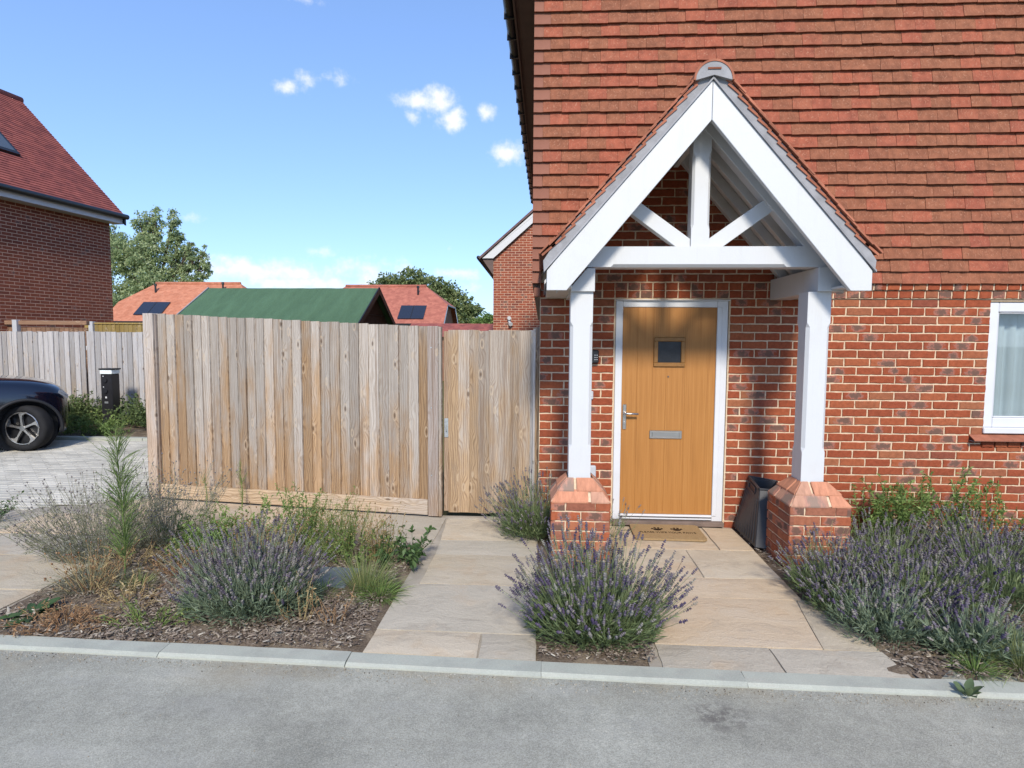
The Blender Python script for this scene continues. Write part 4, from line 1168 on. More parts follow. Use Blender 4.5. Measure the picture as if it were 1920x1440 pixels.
# tapered open box: floor ring and mouth ring (mouth faces up)
b0 = [(1.775, -.60, .012), (1.885, -.64, .012), (2.02, -.10, .012), (1.775, -.03, .012)]
b1 = [(1.86, -.42, .455), (1.99, -.46, .455), (2.12, -.12, .455), (1.905, -.03, .475)]
def ring_mesh(t_in):
    return None
cxy = lambda rg: (sum(p[0] for p in rg)/4, sum(p[1] for p in rg)/4)
def inset(rg, d):
    c = cxy(rg); return [(p[0]+(c[0]-p[0])*d, p[1]+(c[1]-p[1])*d, p[2]) for p in rg]
i0 = inset(b0, .10); i1 = inset(b1, .10)
i0 = [(x, y, z+.012) for x, y, z in i0]
vs = [Q(p) for p in b0+b1+i1+i0]
fs = [(3, 2, 1, 0)]+[(k, (k+1) % 4, 4+(k+1) % 4, 4+k) for k in range(4)]+[(4+k, 4+(k+1) % 4, 8+(k+1) % 4, 8+k) for k in range(4)]+[(8+k, 8+(k+1) % 4, 12+(k+1) % 4, 12+k) for k in range(4)]+[(12, 13, 14, 15)]
MB().add(vs, fs).build('box_body', M_binplastic, bn, bevel=.006)
# ribs on the long face and the slotted handle
f00, f01, f11, f10 = Vector(b0[0]), Vector(b0[3]), Vector(b1[3]), Vector(b1[0])
nrm = (f01-f00).cross(f10-f00).normalized()
if nrm.x > 0: nrm = -nrm
for k in range(9):
    u = .1+.8*k/8
    a = f00.lerp(f01, u).lerp(f10.lerp(f11, u), .05)+nrm*.002; b = f00.lerp(f01, u).lerp(f10.lerp(f11, u), .80)+nrm*.002
    MB().tube([a-bx, b-bx], .0045, 5).build('rib', M_binplastic, bn)
def onf(u, v, d): return f00.lerp(f01, u).lerp(f10.lerp(f11, u), v)+nrm*d-bx
MB().add([onf(.28, .87, .004), onf(.72, .87, .004), onf(.72, .93, .004), onf(.28, .93, .004)], [(0, 1, 2, 3)]).build('handle_slot', M_black, bn)
MB().tube([onf(.25, .85, .006), onf(.75, .85, .006), onf(.77, .90, .006), onf(.75, .95, .006), onf(.25, .95, .006), onf(.23, .90, .006), onf(.25, .85, .006)], .006, 6, False).build('handle_rim', M_binplastic, bn)
rim = [Q(p) for p in b1]; rim.append(rim[0])
MB().tube(rim, .011, 6, False).build('rim', M_binplastic, bn)

# ================================================================== FENCES AND GATE
def board_mesh(w, h, seed, t0=.020, t1=.006):
    """feather-edge board, origin at the foot, face towards -y, thick edge at +x"""
    g = random.Random(seed); vs = []; K = 5
    for i in range(K):
        z = h*i/(K-1); b = g.uniform(-.0015, .0015)
        vs += [(-w/2+b, -t1, z), (w/2+b, -t0, z), (w/2+b, 0, z), (-w/2+b, 0, z)]
    top = (K-1)*4; dz = g.uniform(-.004, .004)
    vs[top] = (vs[top][0], vs[top][1], h+dz); vs[top+3] = (vs[top+3][0], 0, h+dz)
    fs = [(0, 1, 2, 3), (top+3, top+2, top+1, top)]
    for i in range(K-1):
        for k in range(4): fs.append((i*4+k, i*4+(k+1) % 4, i*4+4+(k+1) % 4, i*4+4+k))
    return MB().add(vs, fs)
FA, FB = Vector((-3.985, .600)), Vector((-1.058, .172))
fang = math.atan2(FB.y-FA.y, FB.x-FA.x); FL = (FB-FA).length
fence = empty('garden_fence', (FA.x, FA.y, 0), fang)
tag(fence, 'weathered close-boarded timber fence panel beside the garden gate', 'fence')
n = 29; pitch_ = FL/n
for i in range(n):
    xx = (i+.5)*pitch_; t = i/(n-1)
    ztop = 1.945-.125*t+rng.uniform(-.004, .004); zlow = .158-.012*(i % 3)*.5+rng.uniform(-.006, .006)
    w = pitch_+.028+rng.uniform(-.006, .006)
    board_mesh(w, ztop-zlow, 700+i).build('board', M_board, fence, (xx, rng.uniform(-.002, .002)-(.004 if i % 2 else 0), zlow), (0, 0, R(-3.2)))
gbd = MB().box(-FL/2, FL/2, -.030, .002, -.075, .075).build('gravel_board', M_gravelboard, fence, (FL/2, -.006, .083), bevel=.004)
for z in (.35, 1.0, 1.65):
    MB().box(-FL/2, FL/2, 0, .06, -.035, .035).build('rail', M_postwood, fence, (FL/2, .012, z))
MB().box(-.058, .058, -.055, .06, .0, 1.955).build('post', M_postlight, fence, (-.072, .0, -.005), bevel=.004)
MB().box(-.008, .008, -.04, .03, .0, 1.94).build('batten', M_postwood, fence, (.0, .005, .0))
MB().box(-.051, .051, -.03, .06, .0, 1.822).build('post', M_postwood, fence, (FL+.055, -.012, 0), (0, 0, -fang), bevel=.004)
MB().box(-.013, .013, -.02, .06, .0, 1.815).build('batten', M_board, fence, (FL+.123, -.014, 0), (0, 0, -fang), bevel=.002)
for zz in (1.62, 1.05, .40):
    MB().tube([(0, -.034, 0), (0, -.030, 0)], .006, 8).build('screw_head', M_galv, fence, (FL+.04, -.012, zz), (0, 0, -fang))

gate = empty('garden_gate', (-.48, .215, 0))
tag(gate, 'timber side gate of vertical boards between fence and house', 'gate')
box_part('stile', M_postwood, gate, -.437, -.385, .0, .05, .03, 1.775, .003)
for i in range(8):
    w = .096+.0035*(i % 3); xx = -.337+i*.0968
    hh = 1.765+rng.uniform(-.004, .004)
    board_mesh(.106, hh, 800+i, .016, .012).build('board', M_gateboard, gate, (xx, -.003 if i % 2 else .001, .022+rng.uniform(-.004, .004)), (0, 0, 0))
board_mesh(.05, 1.765, 830).build('board', M_greyboard, gate, (.415, .008, .022))
for z in (.3, 1.0, 1.6): box_part('ledge', M_postwood, gate, -.38, .38, .004, .045, z-.05, z+.05)
lp = box_part('latch_plate', M_galv, gate, -.432, -.392, -.006, -.001, .755, .940, .002)
MB().tube([(0, -.004, .03), (0, -.022, .02), (.002, -.022, -.025), (0, -.004, -.035)], .005, 6).build('latch_pull', M_galv, lp)
gp = empty('gate_post', (-.028, .20, 0)); tag(gp, 'pale timber gate post fixed to the corner of the house', 'post')
MB().box(-.030, .026, -.04, .05, 0, 1.815).build('post_timber', M_gateboard, gp, bevel=.003)
MB().box(-.010, .010, -.05, -.041, .02, 1.80).build('stop_bead', M_greyboard, gp, (-.020, 0, 0))

# silvered fence across the far side of the drive
ff = empty('drive_fence', (-9.4, 6.0, 0)); tag(ff, 'silver grey boarded fence behind the parked car', 'fence')
k = 0; x = -3.6
while x < 3.4:
    if not (.395 < x < .57):
        board_mesh(.135, 1.80+rng.uniform(-.008, .008), 900+k % 24).build('board', M_greyboard, ff, (x, rng.uniform(-.004, .004), .02), (0, 0, R(-3)))
    x += .108; k += 1
for px in (.48, -2.6): MB().box(-.075, .075, -.03, .08, 0, 1.83).build('post', M_greyboard, ff, (px, -.004, 0), bevel=.004)
for z in (.4, 1.5): MB().box(-3.6, 3.4, .01, .06, z-.04, z+.04).build('rail', M_greyboard, ff)
# rear garden fences that show above it
f2 = empty('rear_fence', (-9.6, 8.2, 0)); tag(f2, 'newer yellowish boarded fence beyond the grey drive fence', 'fence')
for i in range(22): board_mesh(.13, 2.02, 940+i % 10).build('board', M_newboard, f2, (-1.12+i*.105, 0, .02))
MB().box(-1.2, 1.2, -.035, .02, 2.03, 2.065).build('capping', M_newboard, f2)
MB().box(-.05, .05, -.06, .04, 0, 2.09).build('post', M_greyplastic, f2, (-.98, -.02, 0))
f3 = empty('capped_fence', (-10.9, 7.0, 0)); tag(f3, 'dark fence with brown timber capping under the left house wall', 'fence')
for i in range(22): board_mesh(.13, 1.90, 960+i % 8).build('board', M_brownrail, f3, (-1.15+i*.105, .02, .02))
MB().box(-1.2, 1.15, -.06, .04, -.045, .045).build('capping', M_brownrail, f3, (0, 0, 2.02), bevel=.006)
MB().box(-.05, .05, -.05, .05, 0, 2.08).build('post', M_greyplastic, f3, (-.42, -.06, 0))

# ================================================================== POWER PEDESTAL
pd = empty('charging_bollard', (-8.05, 5.31, 0)); tag(pd, 'black charging bollard with pale light band beside the drive', 'bollard')
box_part('column', M_black, pd, -.108, .108, -.108, .108, -.05, 1.03, .012)
box_part('light_band', material('opal_diffuser', (.82, .88, .86), .35, .4), pd, -.113, .113, -.113, .113, 1.031, 1.108, .006)
box_part('cap', M_black, pd, -.128, .128, -.128, .128, 1.109, 1.135, .006)
for z in (.915, .715):
    MB().tube([(-.018, -.107, z), (-.018, -.128, z)], [.047, .044], 18).build('socket_cover', M_cladding, pd)
    MB().box(-.060, -.044, -.1115, -.109, z+.066, z+.084).build('socket_label', M_white, pd)
    MB().box(-.034, -.016, -.1115, -.109, z+.066, z+.084).build('socket_switch', M_cladding, pd)
MB().box(-.026, .006, -.1115, -.109, .58, .612).build('notice', M_white, pd)
MB().box(-.042, .026, -.1115, -.109, .485, .52).build('name_plate', M_galv, pd)

# ================================================================== CAR
CPH = R(46)
car = empty('parked_car', (-7.70-.80*math.sin(CPH), 3.06+.80*math.cos(CPH), 0), CPH); tag(car, 'dark navy car parked nose in on the drive', 'car')
st_ = [  # x, half width, z bottom, z sill, z shoulder, z top, crown
    (.86, .30, .36, .42, .60, .70, .0), (.84, .55, .27, .38, .66, .78, .01), (.78, .70, .22, .34, .72, .875, .015), (.66, .80, .20, .32, .79, .945, .02), (.48, .865, .20, .30, .85, .99, .025),
    (.25, .895, .20, .30, .89, 1.03, .03), (.0, .905, .20, .30, .915, 1.055, .03), (-.3, .905, .20, .30, .93, 1.075, .03), (-.75, .905, .20, .30, .945, 1.10, .03), (-1.6, .91, .20, .30, .96, 1.06, .0),
    (-2.6, .91, .20, .30, .97, 1.06, .0), (-3.1, .90, .22, .32, .98, 1.08, .0), (-3.4, .85, .28, .40, .98, 1.06, .0), (-3.5, .72, .36, .48, .95, 1.02, .0)]
vs = []; C = 13
st_ = [(x*.66 if x > 0 else x, *q) for x, *q in st_]
for x, w, zb2, zs, zsh, zt2, cr in st_:
    half = [(0, zb2), (w*.8, zb2), (w*.965, zb2+.05), (w, zs+.1), (w*.995, (zs+zsh)/2+.05), (w*.985, zsh), (w*.86, zt2), (w*.45, zt2+cr*.8), (0, zt2+cr)]
    vs += [(x, -y_, z_) for y_, z_ in half]+[(x, y_, z_) for y_, z_ in half[-2:0:-1]]
n = len(vs)//len(st_)
fs = [tuple(range(n)), tuple(range(len(vs)-n, len(vs)))]
for i in range(len(st_)-1):
    for k in range(n): fs.append((i*n+k, i*n+(k+1) % n, i*n+n+(k+1) % n, i*n+n+k))
body = MB().add(vs, fs).build('body', M_carpaint, car, smooth=True)
sub = body.modifiers.new('s', 'SUBSURF'); sub.levels = sub.render_levels = 2
cut = MB()
for wx in (.0, -2.65):
    for sy_ in (-1, 1):
        cut.tube([(wx, sy_*1.1, .345), (wx, sy_*.62, .345)], .405, 36)
cuto = cut.build('cut', M_cladding, car)
bo = body.modifiers.new('b', 'BOOLEAN'); bo.operation = 'DIFFERENCE'; bo.solver = 'EXACT'; bo.object = cuto
bpy.context.view_layer.update()
nm = bpy.data.meshes.new_from_object(body.evaluated_get(bpy.context.evaluated_depsgraph_get()))
body.modifiers.clear(); body.data = nm; bpy.data.objects.remove(cuto)
nm.materials.clear(); nm.materials.append(M_carpaint)
for p in nm.polygons: p.use_smooth = True
gh = [(-.72, .80, 1.09), (-1.45, .64, 1.56), (-2.2, .64, 1.60), (-3.0, .60, 1.52), (-3.42, .74, 1.05)]
vs = []
for x, w, z in gh: vs += [(x, -.84 if z > 1.2 else -w, 1.05), (x, -w, z), (x, w, z), (x, .84 if z > 1.2 else w, 1.05)]
fs = [(0, 1, 2, 3)]
for i in range(4): fs += [(i*4, i*4+1, i*4+5, i*4+4), (i*4+1, i*4+2, i*4+6, i*4+5), (i*4+2, i*4+3, i*4+7, i*4+6)]
MB().add(vs, fs).build('cabin_glass', M_darkglass, car)
MB().add([(-1.43, -.645, 1.572), (-1.43, .645, 1.572), (-2.2, .645, 1.612), (-2.2, -.645, 1.612), (-3.0, .60, 1.532), (-3.0, -.60, 1.532)], [(0, 1, 2, 3), (3, 2, 4, 5)]).build('roof_panel', M_carpaint, car)
for wx in (.0, -2.65):
    for sy_ in (-1, 1):
        arch = [(wx+.425*math.cos(a), sy_*.905, .345+.425*math.sin(a)) for a in np.linspace(R(-12), R(192), 26)]
        MB().tube(arch, .024, 6).build('wheel_arch', M_cladding, car, smooth=True)
        MB().tube([(wx, sy_*.64, .345), (wx, sy_*.62, .345)], .42, 28).build('arch_liner', M_cladding, car)
        wh = MB()
        ysec = [(.19, .69), (.30, .68), (.335, .70), (.345, .76), (.343, .84), (.325, .885), (.255, .885), (.248, .87), (.248, .70)]
        N = 40; vs = []
        for k in range(N):
            a = 2*math.pi*k/N
            vs += [(r0*math.cos(a), sy_*yy, r0*math.sin(a)) for r0, yy in ysec]
        m = len(ysec); fs = [(k*m+q, k*m+q+1, ((k+1) % N)*m+q+1, ((k+1) % N)*m+q) for k in range(N) for q in range(m-1)]
        tyre = wh.add([(a_, b_-sy_*.80, c_) for a_, b_, c_ in vs], fs).build('tyre', M_tyre, car, (wx, sy_*.80, .345), (0, 0, (R(-4)-CPH)*.82 if wx > -1 else 0), smooth=True)
        MB().tube([(0, 0, 0), (0, sy_*.01, 0)], .25, 32).build('rim_well', M_rimblack, tyre)
        rim = MB()
        ring = [(.238*math.cos(a), sy_*.082, .238*math.sin(a)) for a in np.linspace(0, 2*math.pi, 41)]
        rim.tube(ring, .0075, 6, False)
        for k in range(5):
            a = 2*math.pi*k/5+.42
            ca, sa = math.cos(a), math.sin(a); tx, tz = -sa, ca
            def P(r0, o): return (r0*ca+o*tx, sy_*.078, r0*sa+o*tz)
            def PI(r0, o): return (r0*ca+o*tx, sy_*.045, r0*sa+o*tz)
            poly = [(.03, -.016), (.15, -.012), (.195, -.028), (.232, -.115), (.240, -.02), (.225, .022), (.15, .012), (.03, .016)]
            rim.add([P(*q) for q in poly]+[PI(*q) for q in poly], [tuple(range(8)), tuple(range(15, 7, -1))]+[(q, (q+1) % 8, 8+(q+1) % 8, 8+q) for q in range(8)])
        rim.build('rim', M_alloy, tyre)
        MB().tube([(0, sy_*.084, 0), (0, sy_*.06, 0)], .040, 16).build('hub_cap', M_nickel, tyre)
for sy_ in (-1, 1):
    MB().add([(x*.66+.012, sy_*(y_+.012), z) for x, y_, z in ((.60, .825, .90), (.70, .765, .875), (.80, .66, .80), (.79, .675, .745), (.70, .78, .79), (.58, .84, .855))], [(0, 1, 4, 5), (1, 2, 3, 4)]).build('headlight', M_lamp, car)
    MB().add([(x*.66+.018, sy_*(y_+.018), z) for x, y_, z in ((.62, .83, .893), (.79, .675, .808), (.785, .685, .790), (.61, .838, .875))], [(0, 1, 2, 3)]).build('running_lamp', M_white, car)
MB().add([(.585, -.42, .50), (.585, .42, .50), (.568, .42, .66), (.568, -.42, .66)], [(0, 1, 2, 3)]).build('grille', M_cladding, car)
MB().box(-2.3, -.45, -.925, -.90, .20, .30).build('sill_cladding', M_cladding, car)

# ================================================================== GREEN-ROOFED SHED
shed = empty('garden_shed', (-3.8, 3.6, 0), R(-.6)); tag(shed, 'timber shed with green felt roof behind the garden fence', 'shed')
hx, hd_, zr_, ze_ = 1.33, .98, 2.475, 1.93
for s_ in (-1, 1):
    nx, ny = 26, 6; vs = []
    for j in range(ny):
        for i in range(nx):
            t = j/(ny-1); x = -hx+2*hx*i/(nx-1)
            vs.append((x, s_*hd_*t*1.06, zr_-(zr_-ze_)*t*1.06+.006*math.sin(i*1.9+j*.8)*t+rng.uniform(-.002, .002)))
    MB().add(vs, [(j*nx+i, j*nx+i+1, (j+1)*nx+i+1, (j+1)*nx+i) for j in range(ny-1) for i in range(nx-1)]).build('roof_felt', M_felt, shed, smooth=True)
    for e in (-1, 1):
        MB().prism([(0, zr_+.015), (s_*hd_*1.07, ze_-.025), (s_*hd_*1.07, ze_-.115), (0, zr_-.085)], e*(hx+.004), e*(hx+.022), 'x').build('barge_board', M_shedtrim if e < 0 else M_gutter, shed)
    MB().box(-hx+.12, hx-.12, s_*hd_*.86-.01, s_*hd_*.86+.01, 0, ze_).build('side_wall', M_shedwood, shed)
for e in (-1, 1):
    MB().prism([(-hd_*.86, 0), (hd_*.86, 0), (hd_*.86, ze_+.06), (0, zr_-.02), (-hd_*.86, ze_+.06)], e*(hx-.12), e*(hx-.10), 'x').build('gable_wall', M_shedwood, shed)
    for q in range(5): MB().box(e*(hx-.098), e*(hx-.092), -.6+q*.02, .6-q*.02, 1.55+q*.13, 1.558+q*.13).build('board_shadow_gap', M_gutter, shed)

# ================================================================== HOUSES AROUND
def brick_field(name, x0, x1, z0, z1, keep=lambda x, z: True, mat=M_brick_far, parent=None, loc=(0, 0, 0), rz=0., seed=5):
    g = random.Random(seed); mb = MB(); k = 0; z = z0
    while z < z1:
        x = x0-(.1125 if k % 2 else 0)
        while x < x1:
            a, b = max(x+.005, x0), min(x+.220, x1)
            if b-a > .03 and keep((a+b)/2, z+.037):
                mb.cur = g.random()*.98+.01; y = g.uniform(-.001, .001)
                vs = [(a+.002, y, z+.008), (b-.002, y, z+.008), (b-.002, y, z+.068), (a+.002, y, z+.068), (a, .02, z+.003), (b, .02, z+.003), (b, .02, z+.072), (a, .02, z+.072)]
                c = (a+b)/2; uv = [((v[0]-c)/.215+.5, (v[2]-z-.037)/.065+.5) for v in vs]
                mb.add(vs, [(0, 1, 2, 3), (0, 4, 5, 1), (1, 5, 6, 2), (2, 6, 7, 3), (3, 7, 4, 0)], uv)
            x += .225
        z += .075; k += 1
    o = mb.build(name, mat, parent, loc, (0, 0, rz)); tag(o, kind='stuff'); return o
# --- left: brick house seen along its eaves wall (local x = outwards, y = along the wall)
lh = empty('neighbour_house', (-11.18, 9.7, 0), R(-8.4)); tag(lh, 'dark brick house with plum tiled roof at the left edge', 'house')
MB().box(-5.6, -.003, -9.0, -.0, -.1, 4.68).prism([(-5.6, 4.68), (-.003, 4.68), (-2.8, 7.65)], -.09, -.001).build('wall', M_mortar_far, lh)
brick_field('bricks', -5.0, 0.0, 1.2, 4.66, mat=M_brick_far, parent=lh, rz=math.pi/2)
rfm = MB(); xa, za, xb, zb2 = .36, 4.83, -2.80, 8.02
nrow = 46
for k in range(nrow):
    t0, t1 = k/nrow, (k+1.25)/nrow
    rfm.cur = rng.random()
    P0 = (xa+(xb-xa)*t0, za+(zb2-za)*t0); P1 = (xa+(xb-xa)*min(t1, 1), za+(zb2-za)*min(t1, 1))
    ox, oz = .018*.71, .018*.71
    rfm.add([(P0[0]+ox, -9.3, P0[1]+oz), (P0[0]+ox, .16, P0[1]+oz), (P1[0], .16, P1[1]), (P1[0], -9.3, P1[1]), (P0[0], -9.3, P0[1]), (P0[0], .16, P0[1])], [(0, 1, 2, 3), (0, 4, 5, 1)])
rf = rfm.build('roof', M_roof_plum, lh); 
MB().add([(-2.8, -9.3, 8.02), (-2.8, .16, 8.02), (-5.96, .16, 4.83), (-5.96, -9.3, 4.83)], [(0, 1, 2, 3)]).build('rear_roof', M_roof_plum, lh)
MB().tube([(-2.8, -9.3, 8.0), (-2.8, .18, 8.0)], .10, 10).build('ridge_tiles', M_roof_plum, lh, smooth=True)
MB().prism([(.36, 4.80), (-2.8, 7.99), (-2.8, 7.80), (.36, 4.62)], .10, .15).build('verge_board', M_gutter, lh)
MB().box(.0, .30, -9.2, .14, 4.655, 4.675).box(.285, .30, -9.2, .14, 4.675, 4.80).build('soffit', M_white, lh)
MB().tube([(.37, -9.2, 4.84), (.37, .19, 4.84)], .065, 10).build('gutter', M_gutter, lh, smooth=True)
sm = Matrix.Rotation(math.atan2(zb2-za, -(xb-xa)), 4, 'Y')
def on_roof(t, y, off=.03): return (xa+(xb-xa)*t+off*.71, y, za+(zb2-za)*t+off*.71)
def roof_patch(name, t0, t1, y0, y1, off, mat, par):
    return MB().add([on_roof(t0, y0, off), on_roof(t0, y1, off), on_roof(t1, y1, off), on_roof(t1, y0, off), on_roof(t0, y0, .0), on_roof(t0, y1, .0), on_roof(t1, y1, .0), on_roof(t1, y0, .0)], [(0, 1, 2, 3), (0, 4, 5, 1), (1, 5, 6, 2), (2, 6, 7, 3), (3, 7, 4, 0)]).build(name, mat, par)
sky_w = roof_patch('rooflight', .325, .57, -2.52, -1.72, .07, M_gutter, lh)
roof_patch('pane', .345, .55, -2.45, -1.79, .075, M_window_far, sky_w)

# --- back: brick gable behind the gate
bh = empty('gabled_house', (-1.48, 13.0, 0)); tag(bh, 'orange brick gable end with white barge board behind the side gate', 'house')
GS = .874
def gz(x): return 4.30+(x)*GS if x < 3.8 else 4.30+3.8*GS-(x-3.8)*GS
MB().prism([(0, -.1), (7.6, -.1), (7.6, 4.30), (3.8, gz(3.8)), (0, 4.30)], .004, 7.0).build('wall', M_mortar_far, bh)
brick_field('bricks', 0.0, 2.6, 1.2, 6.2, keep=lambda x, z: z < gz(x)-.05, mat=M_brick_back, parent=bh, seed=9)
for s_ in (0, 1):
    f = (lambda x: x) if s_ == 0 else (lambda x: 7.6-x)
    MB().prism([(f(-.34), gz(-.34)+.19), (f(3.8), gz(3.8)+.19), (f(3.8), gz(3.8)-.06), (f(.0), gz(0.)-.10), (f(-.34), gz(0.)-.10)], -.12, -.08).build('barge_board', M_white, bh)
    MB().prism([(f(-.42), gz(-.42)+.23), (f(3.8), gz(3.8)+.24), (f(3.8), gz(3.8)+.33), (f(-.42), gz(-.42)+.31)], -.16, 7.1).build('roof', M_roof_dark, bh)
MB().prism([(-.34, 4.19), (.0, 4.19), (.0, 3.70)], -.06, .30).build('eaves_return', M_brownsoffit, bh)
MB().tube([(-.45, -.14, 4.22), (-.45, 7.0, 4.22)], .06, 8).build('gutter', M_gutter, bh, smooth=True)
sl2 = empty('security_light', (-.98, 12.99, 2.34)); tag(sl2, 'small white twin security light on the orange brick gable', 'wall light')
MB().tube([(0, -.02, .06), (0, -.10, .05)], [.05, .06], 10).build('lamp_head', M_white, sl2)
MB().box(-.03, .03, -.05, .0, -.07, .05).build('bracket', M_greyplastic, sl2)
MB().tube([(.02, -.04, -.10), (.05, -.12, -.14)], [.05, .065], 10).build('lamp_head', M_white, sl2)

# --- far bungalows with half-hipped clay roofs
def half_hip(name, label, xr0, xr1, xe0, xe1, yr, H, zr2, ze2, zh, rmat, panels, vents):
    o = empty(name, ((xe0+xe1)/2, yr, 0)); tag(o, label, 'house'); cx = (xe0+xe1)/2
    fh = (zr2-zh)/(zr2-ze2)*H
    L = lambda x: x-cx
    V = [(L(xr0), 0, zr2), (L(xr1), 0, zr2), (L(xe0), -fh, zh), (L(xe0), fh, zh), (L(xe1), -fh, zh), (L(xe1), fh, zh), (L(xe0), -H, ze2), (L(xe0), H, ze2), (L(xe1), -H, ze2), (L(xe1), H, ze2)]
    rf_ = MB().add(V, [(0, 1, 4, 8, 6, 2), (1, 0, 3, 7, 9, 5), (0, 2, 3), (1, 5, 4)]).build('roof', rmat, o)
    MB().box(L(xe0)+.3, L(xe1)-.3, -H+.5, H-.5, -.1, ze2).build('wall', M_brownwall, o)
    for xe, d in ((xe0, .28), (xe1, -.28)):
        MB().add([(L(xe)+d, -fh, zh), (L(xe)+d, fh, zh), (L(xe)+d, H-.3, ze2), (L(xe)+d, -H+.3, ze2)], [(0, 1, 2, 3)]).build('gable_wall', M_brownwall, o)
        for s_ in (-1, 1):
            MB().add([(L(xe), s_*fh, zh), (L(xe), s_*H, ze2), (L(xe), s_*(H-.2), ze2-.12), (L(xe), s_*(fh-.06), zh-.18)], [(0, 1, 2, 3)]).build('barge_board', M_white, o)
        MB().box(L(xe)-.03, L(xe)+.03, -fh, fh, zh-.09, zh-.01).build('hip_gutter', M_gutter, o)
    MB().box(L(xe0), L(xe1), -H-.10, -H-.01, ze2-.10, ze2-.005).build('gutter', M_gutter, o)
    MB().box(L(xe0)+.1, L(xe1)-.1, -H+.0, -H+.06, ze2-.32, ze2-.101).build('fascia', M_white, o)
    rt_ = MB().tube([(L(xr0), 0, zr2+.0), (L(xr1), 0, zr2+.0)], .10, 8).build('ridge_tiles', rmat, o, smooth=True)
    def onr(x, z, off): 
        k = (zr2-z)/(zr2-ze2)*H; q = math.hypot(H, zr2-ze2)
        return (L(x), -k-off*(zr2-ze2)/q, z+off*H/q)
    for (xa2, xb3, xc, xd, zlo, zhi) in panels:
        pn = MB().add([onr(xa2, zlo, .07), onr(xb3, zlo, .07), onr(xd, zhi, .07), onr(xc, zhi, .07), onr(xa2, zlo, 0), onr(xb3, zlo, 0), onr(xd, zhi, 0), onr(xc, zhi, 0)], [(0, 1, 2, 3), (0, 4, 5, 1), (1, 5, 6, 2), (3, 7, 4, 0), (2, 6, 7, 3)]).build('solar_panel', M_solar, o)
        m0, m1 = (xa2+xb3)/2, (xc+xd)/2
        MB().add([onr(m0-.02, zlo, .075), onr(m0+.02, zlo, .075), onr(m1+.02, zhi, .075), onr(m1-.02, zhi, .075)], [(0, 1, 2, 3)]).build('panel_joint', M_cladding, pn)
    for xv, zv in vents:
        b = onr(xv, zv, 0)
        MB().tube([b, (b[0], b[1], b[2]+.38), (b[0], b[1], b[2]+.385), (b[0], b[1], b[2]+.52)], [.055, .055, .085, .075], 8).build('vent_pipe', M_gutter, o)
    for k in range(2):
        w_ = MB().box(L(xe0)+1.6+k*3.2, L(xe0)+3.0+k*3.2, -H+.44, -H+.495, 1.2, ze2-.34).build('window', M_white, o)
        for q in range(2): MB().box(L(xe0)+1.7+k*3.2+q*.63, L(xe0)+2.27+k*3.2+q*.63, -H+.42, -H+.438, 1.3, ze2-.45).build('pane', M_window_far, w_)
    return o
half_hip('bungalow', 'far orange-roofed bungalow with solar panel left of the green shed roof', -23.4, -18.15, -24.7, -16.9, 30, 3.0, 5.05, 2.68, 3.85, M_roof_orange,
         [(-23.1, -21.5, -23.1, -21.5, 3.02, 3.78)], [(-22.95, 4.45), (-18.9, 4.55)])
half_hip('bungalow', 'far red-roofed bungalow with solar panel right of the green shed roof', -11.7, -6.85, -13.0, -5.33, 30, 3.0, 4.90, 2.62, 3.74, M_roof_red,
         [(-7.95, -6.5, -7.95, -6.5, 2.85, 3.62)], [(-7.2, 4.35)])
ob = empty('outbuilding', (-3.6, 22, 0)); tag(ob, 'low outbuilding with dull red tiled roof showing above the gate', 'outbuilding')
MB().prism([(-1.6, 1.85), (0, 2.48), (1.6, 1.85)], -2.4, 2.6, 'x').build('roof', M_roof_plum, ob)
MB().box(-2.3, 2.5, -1.4, 1.4, -.1, 1.849).build('wall', M_brownwall, ob)

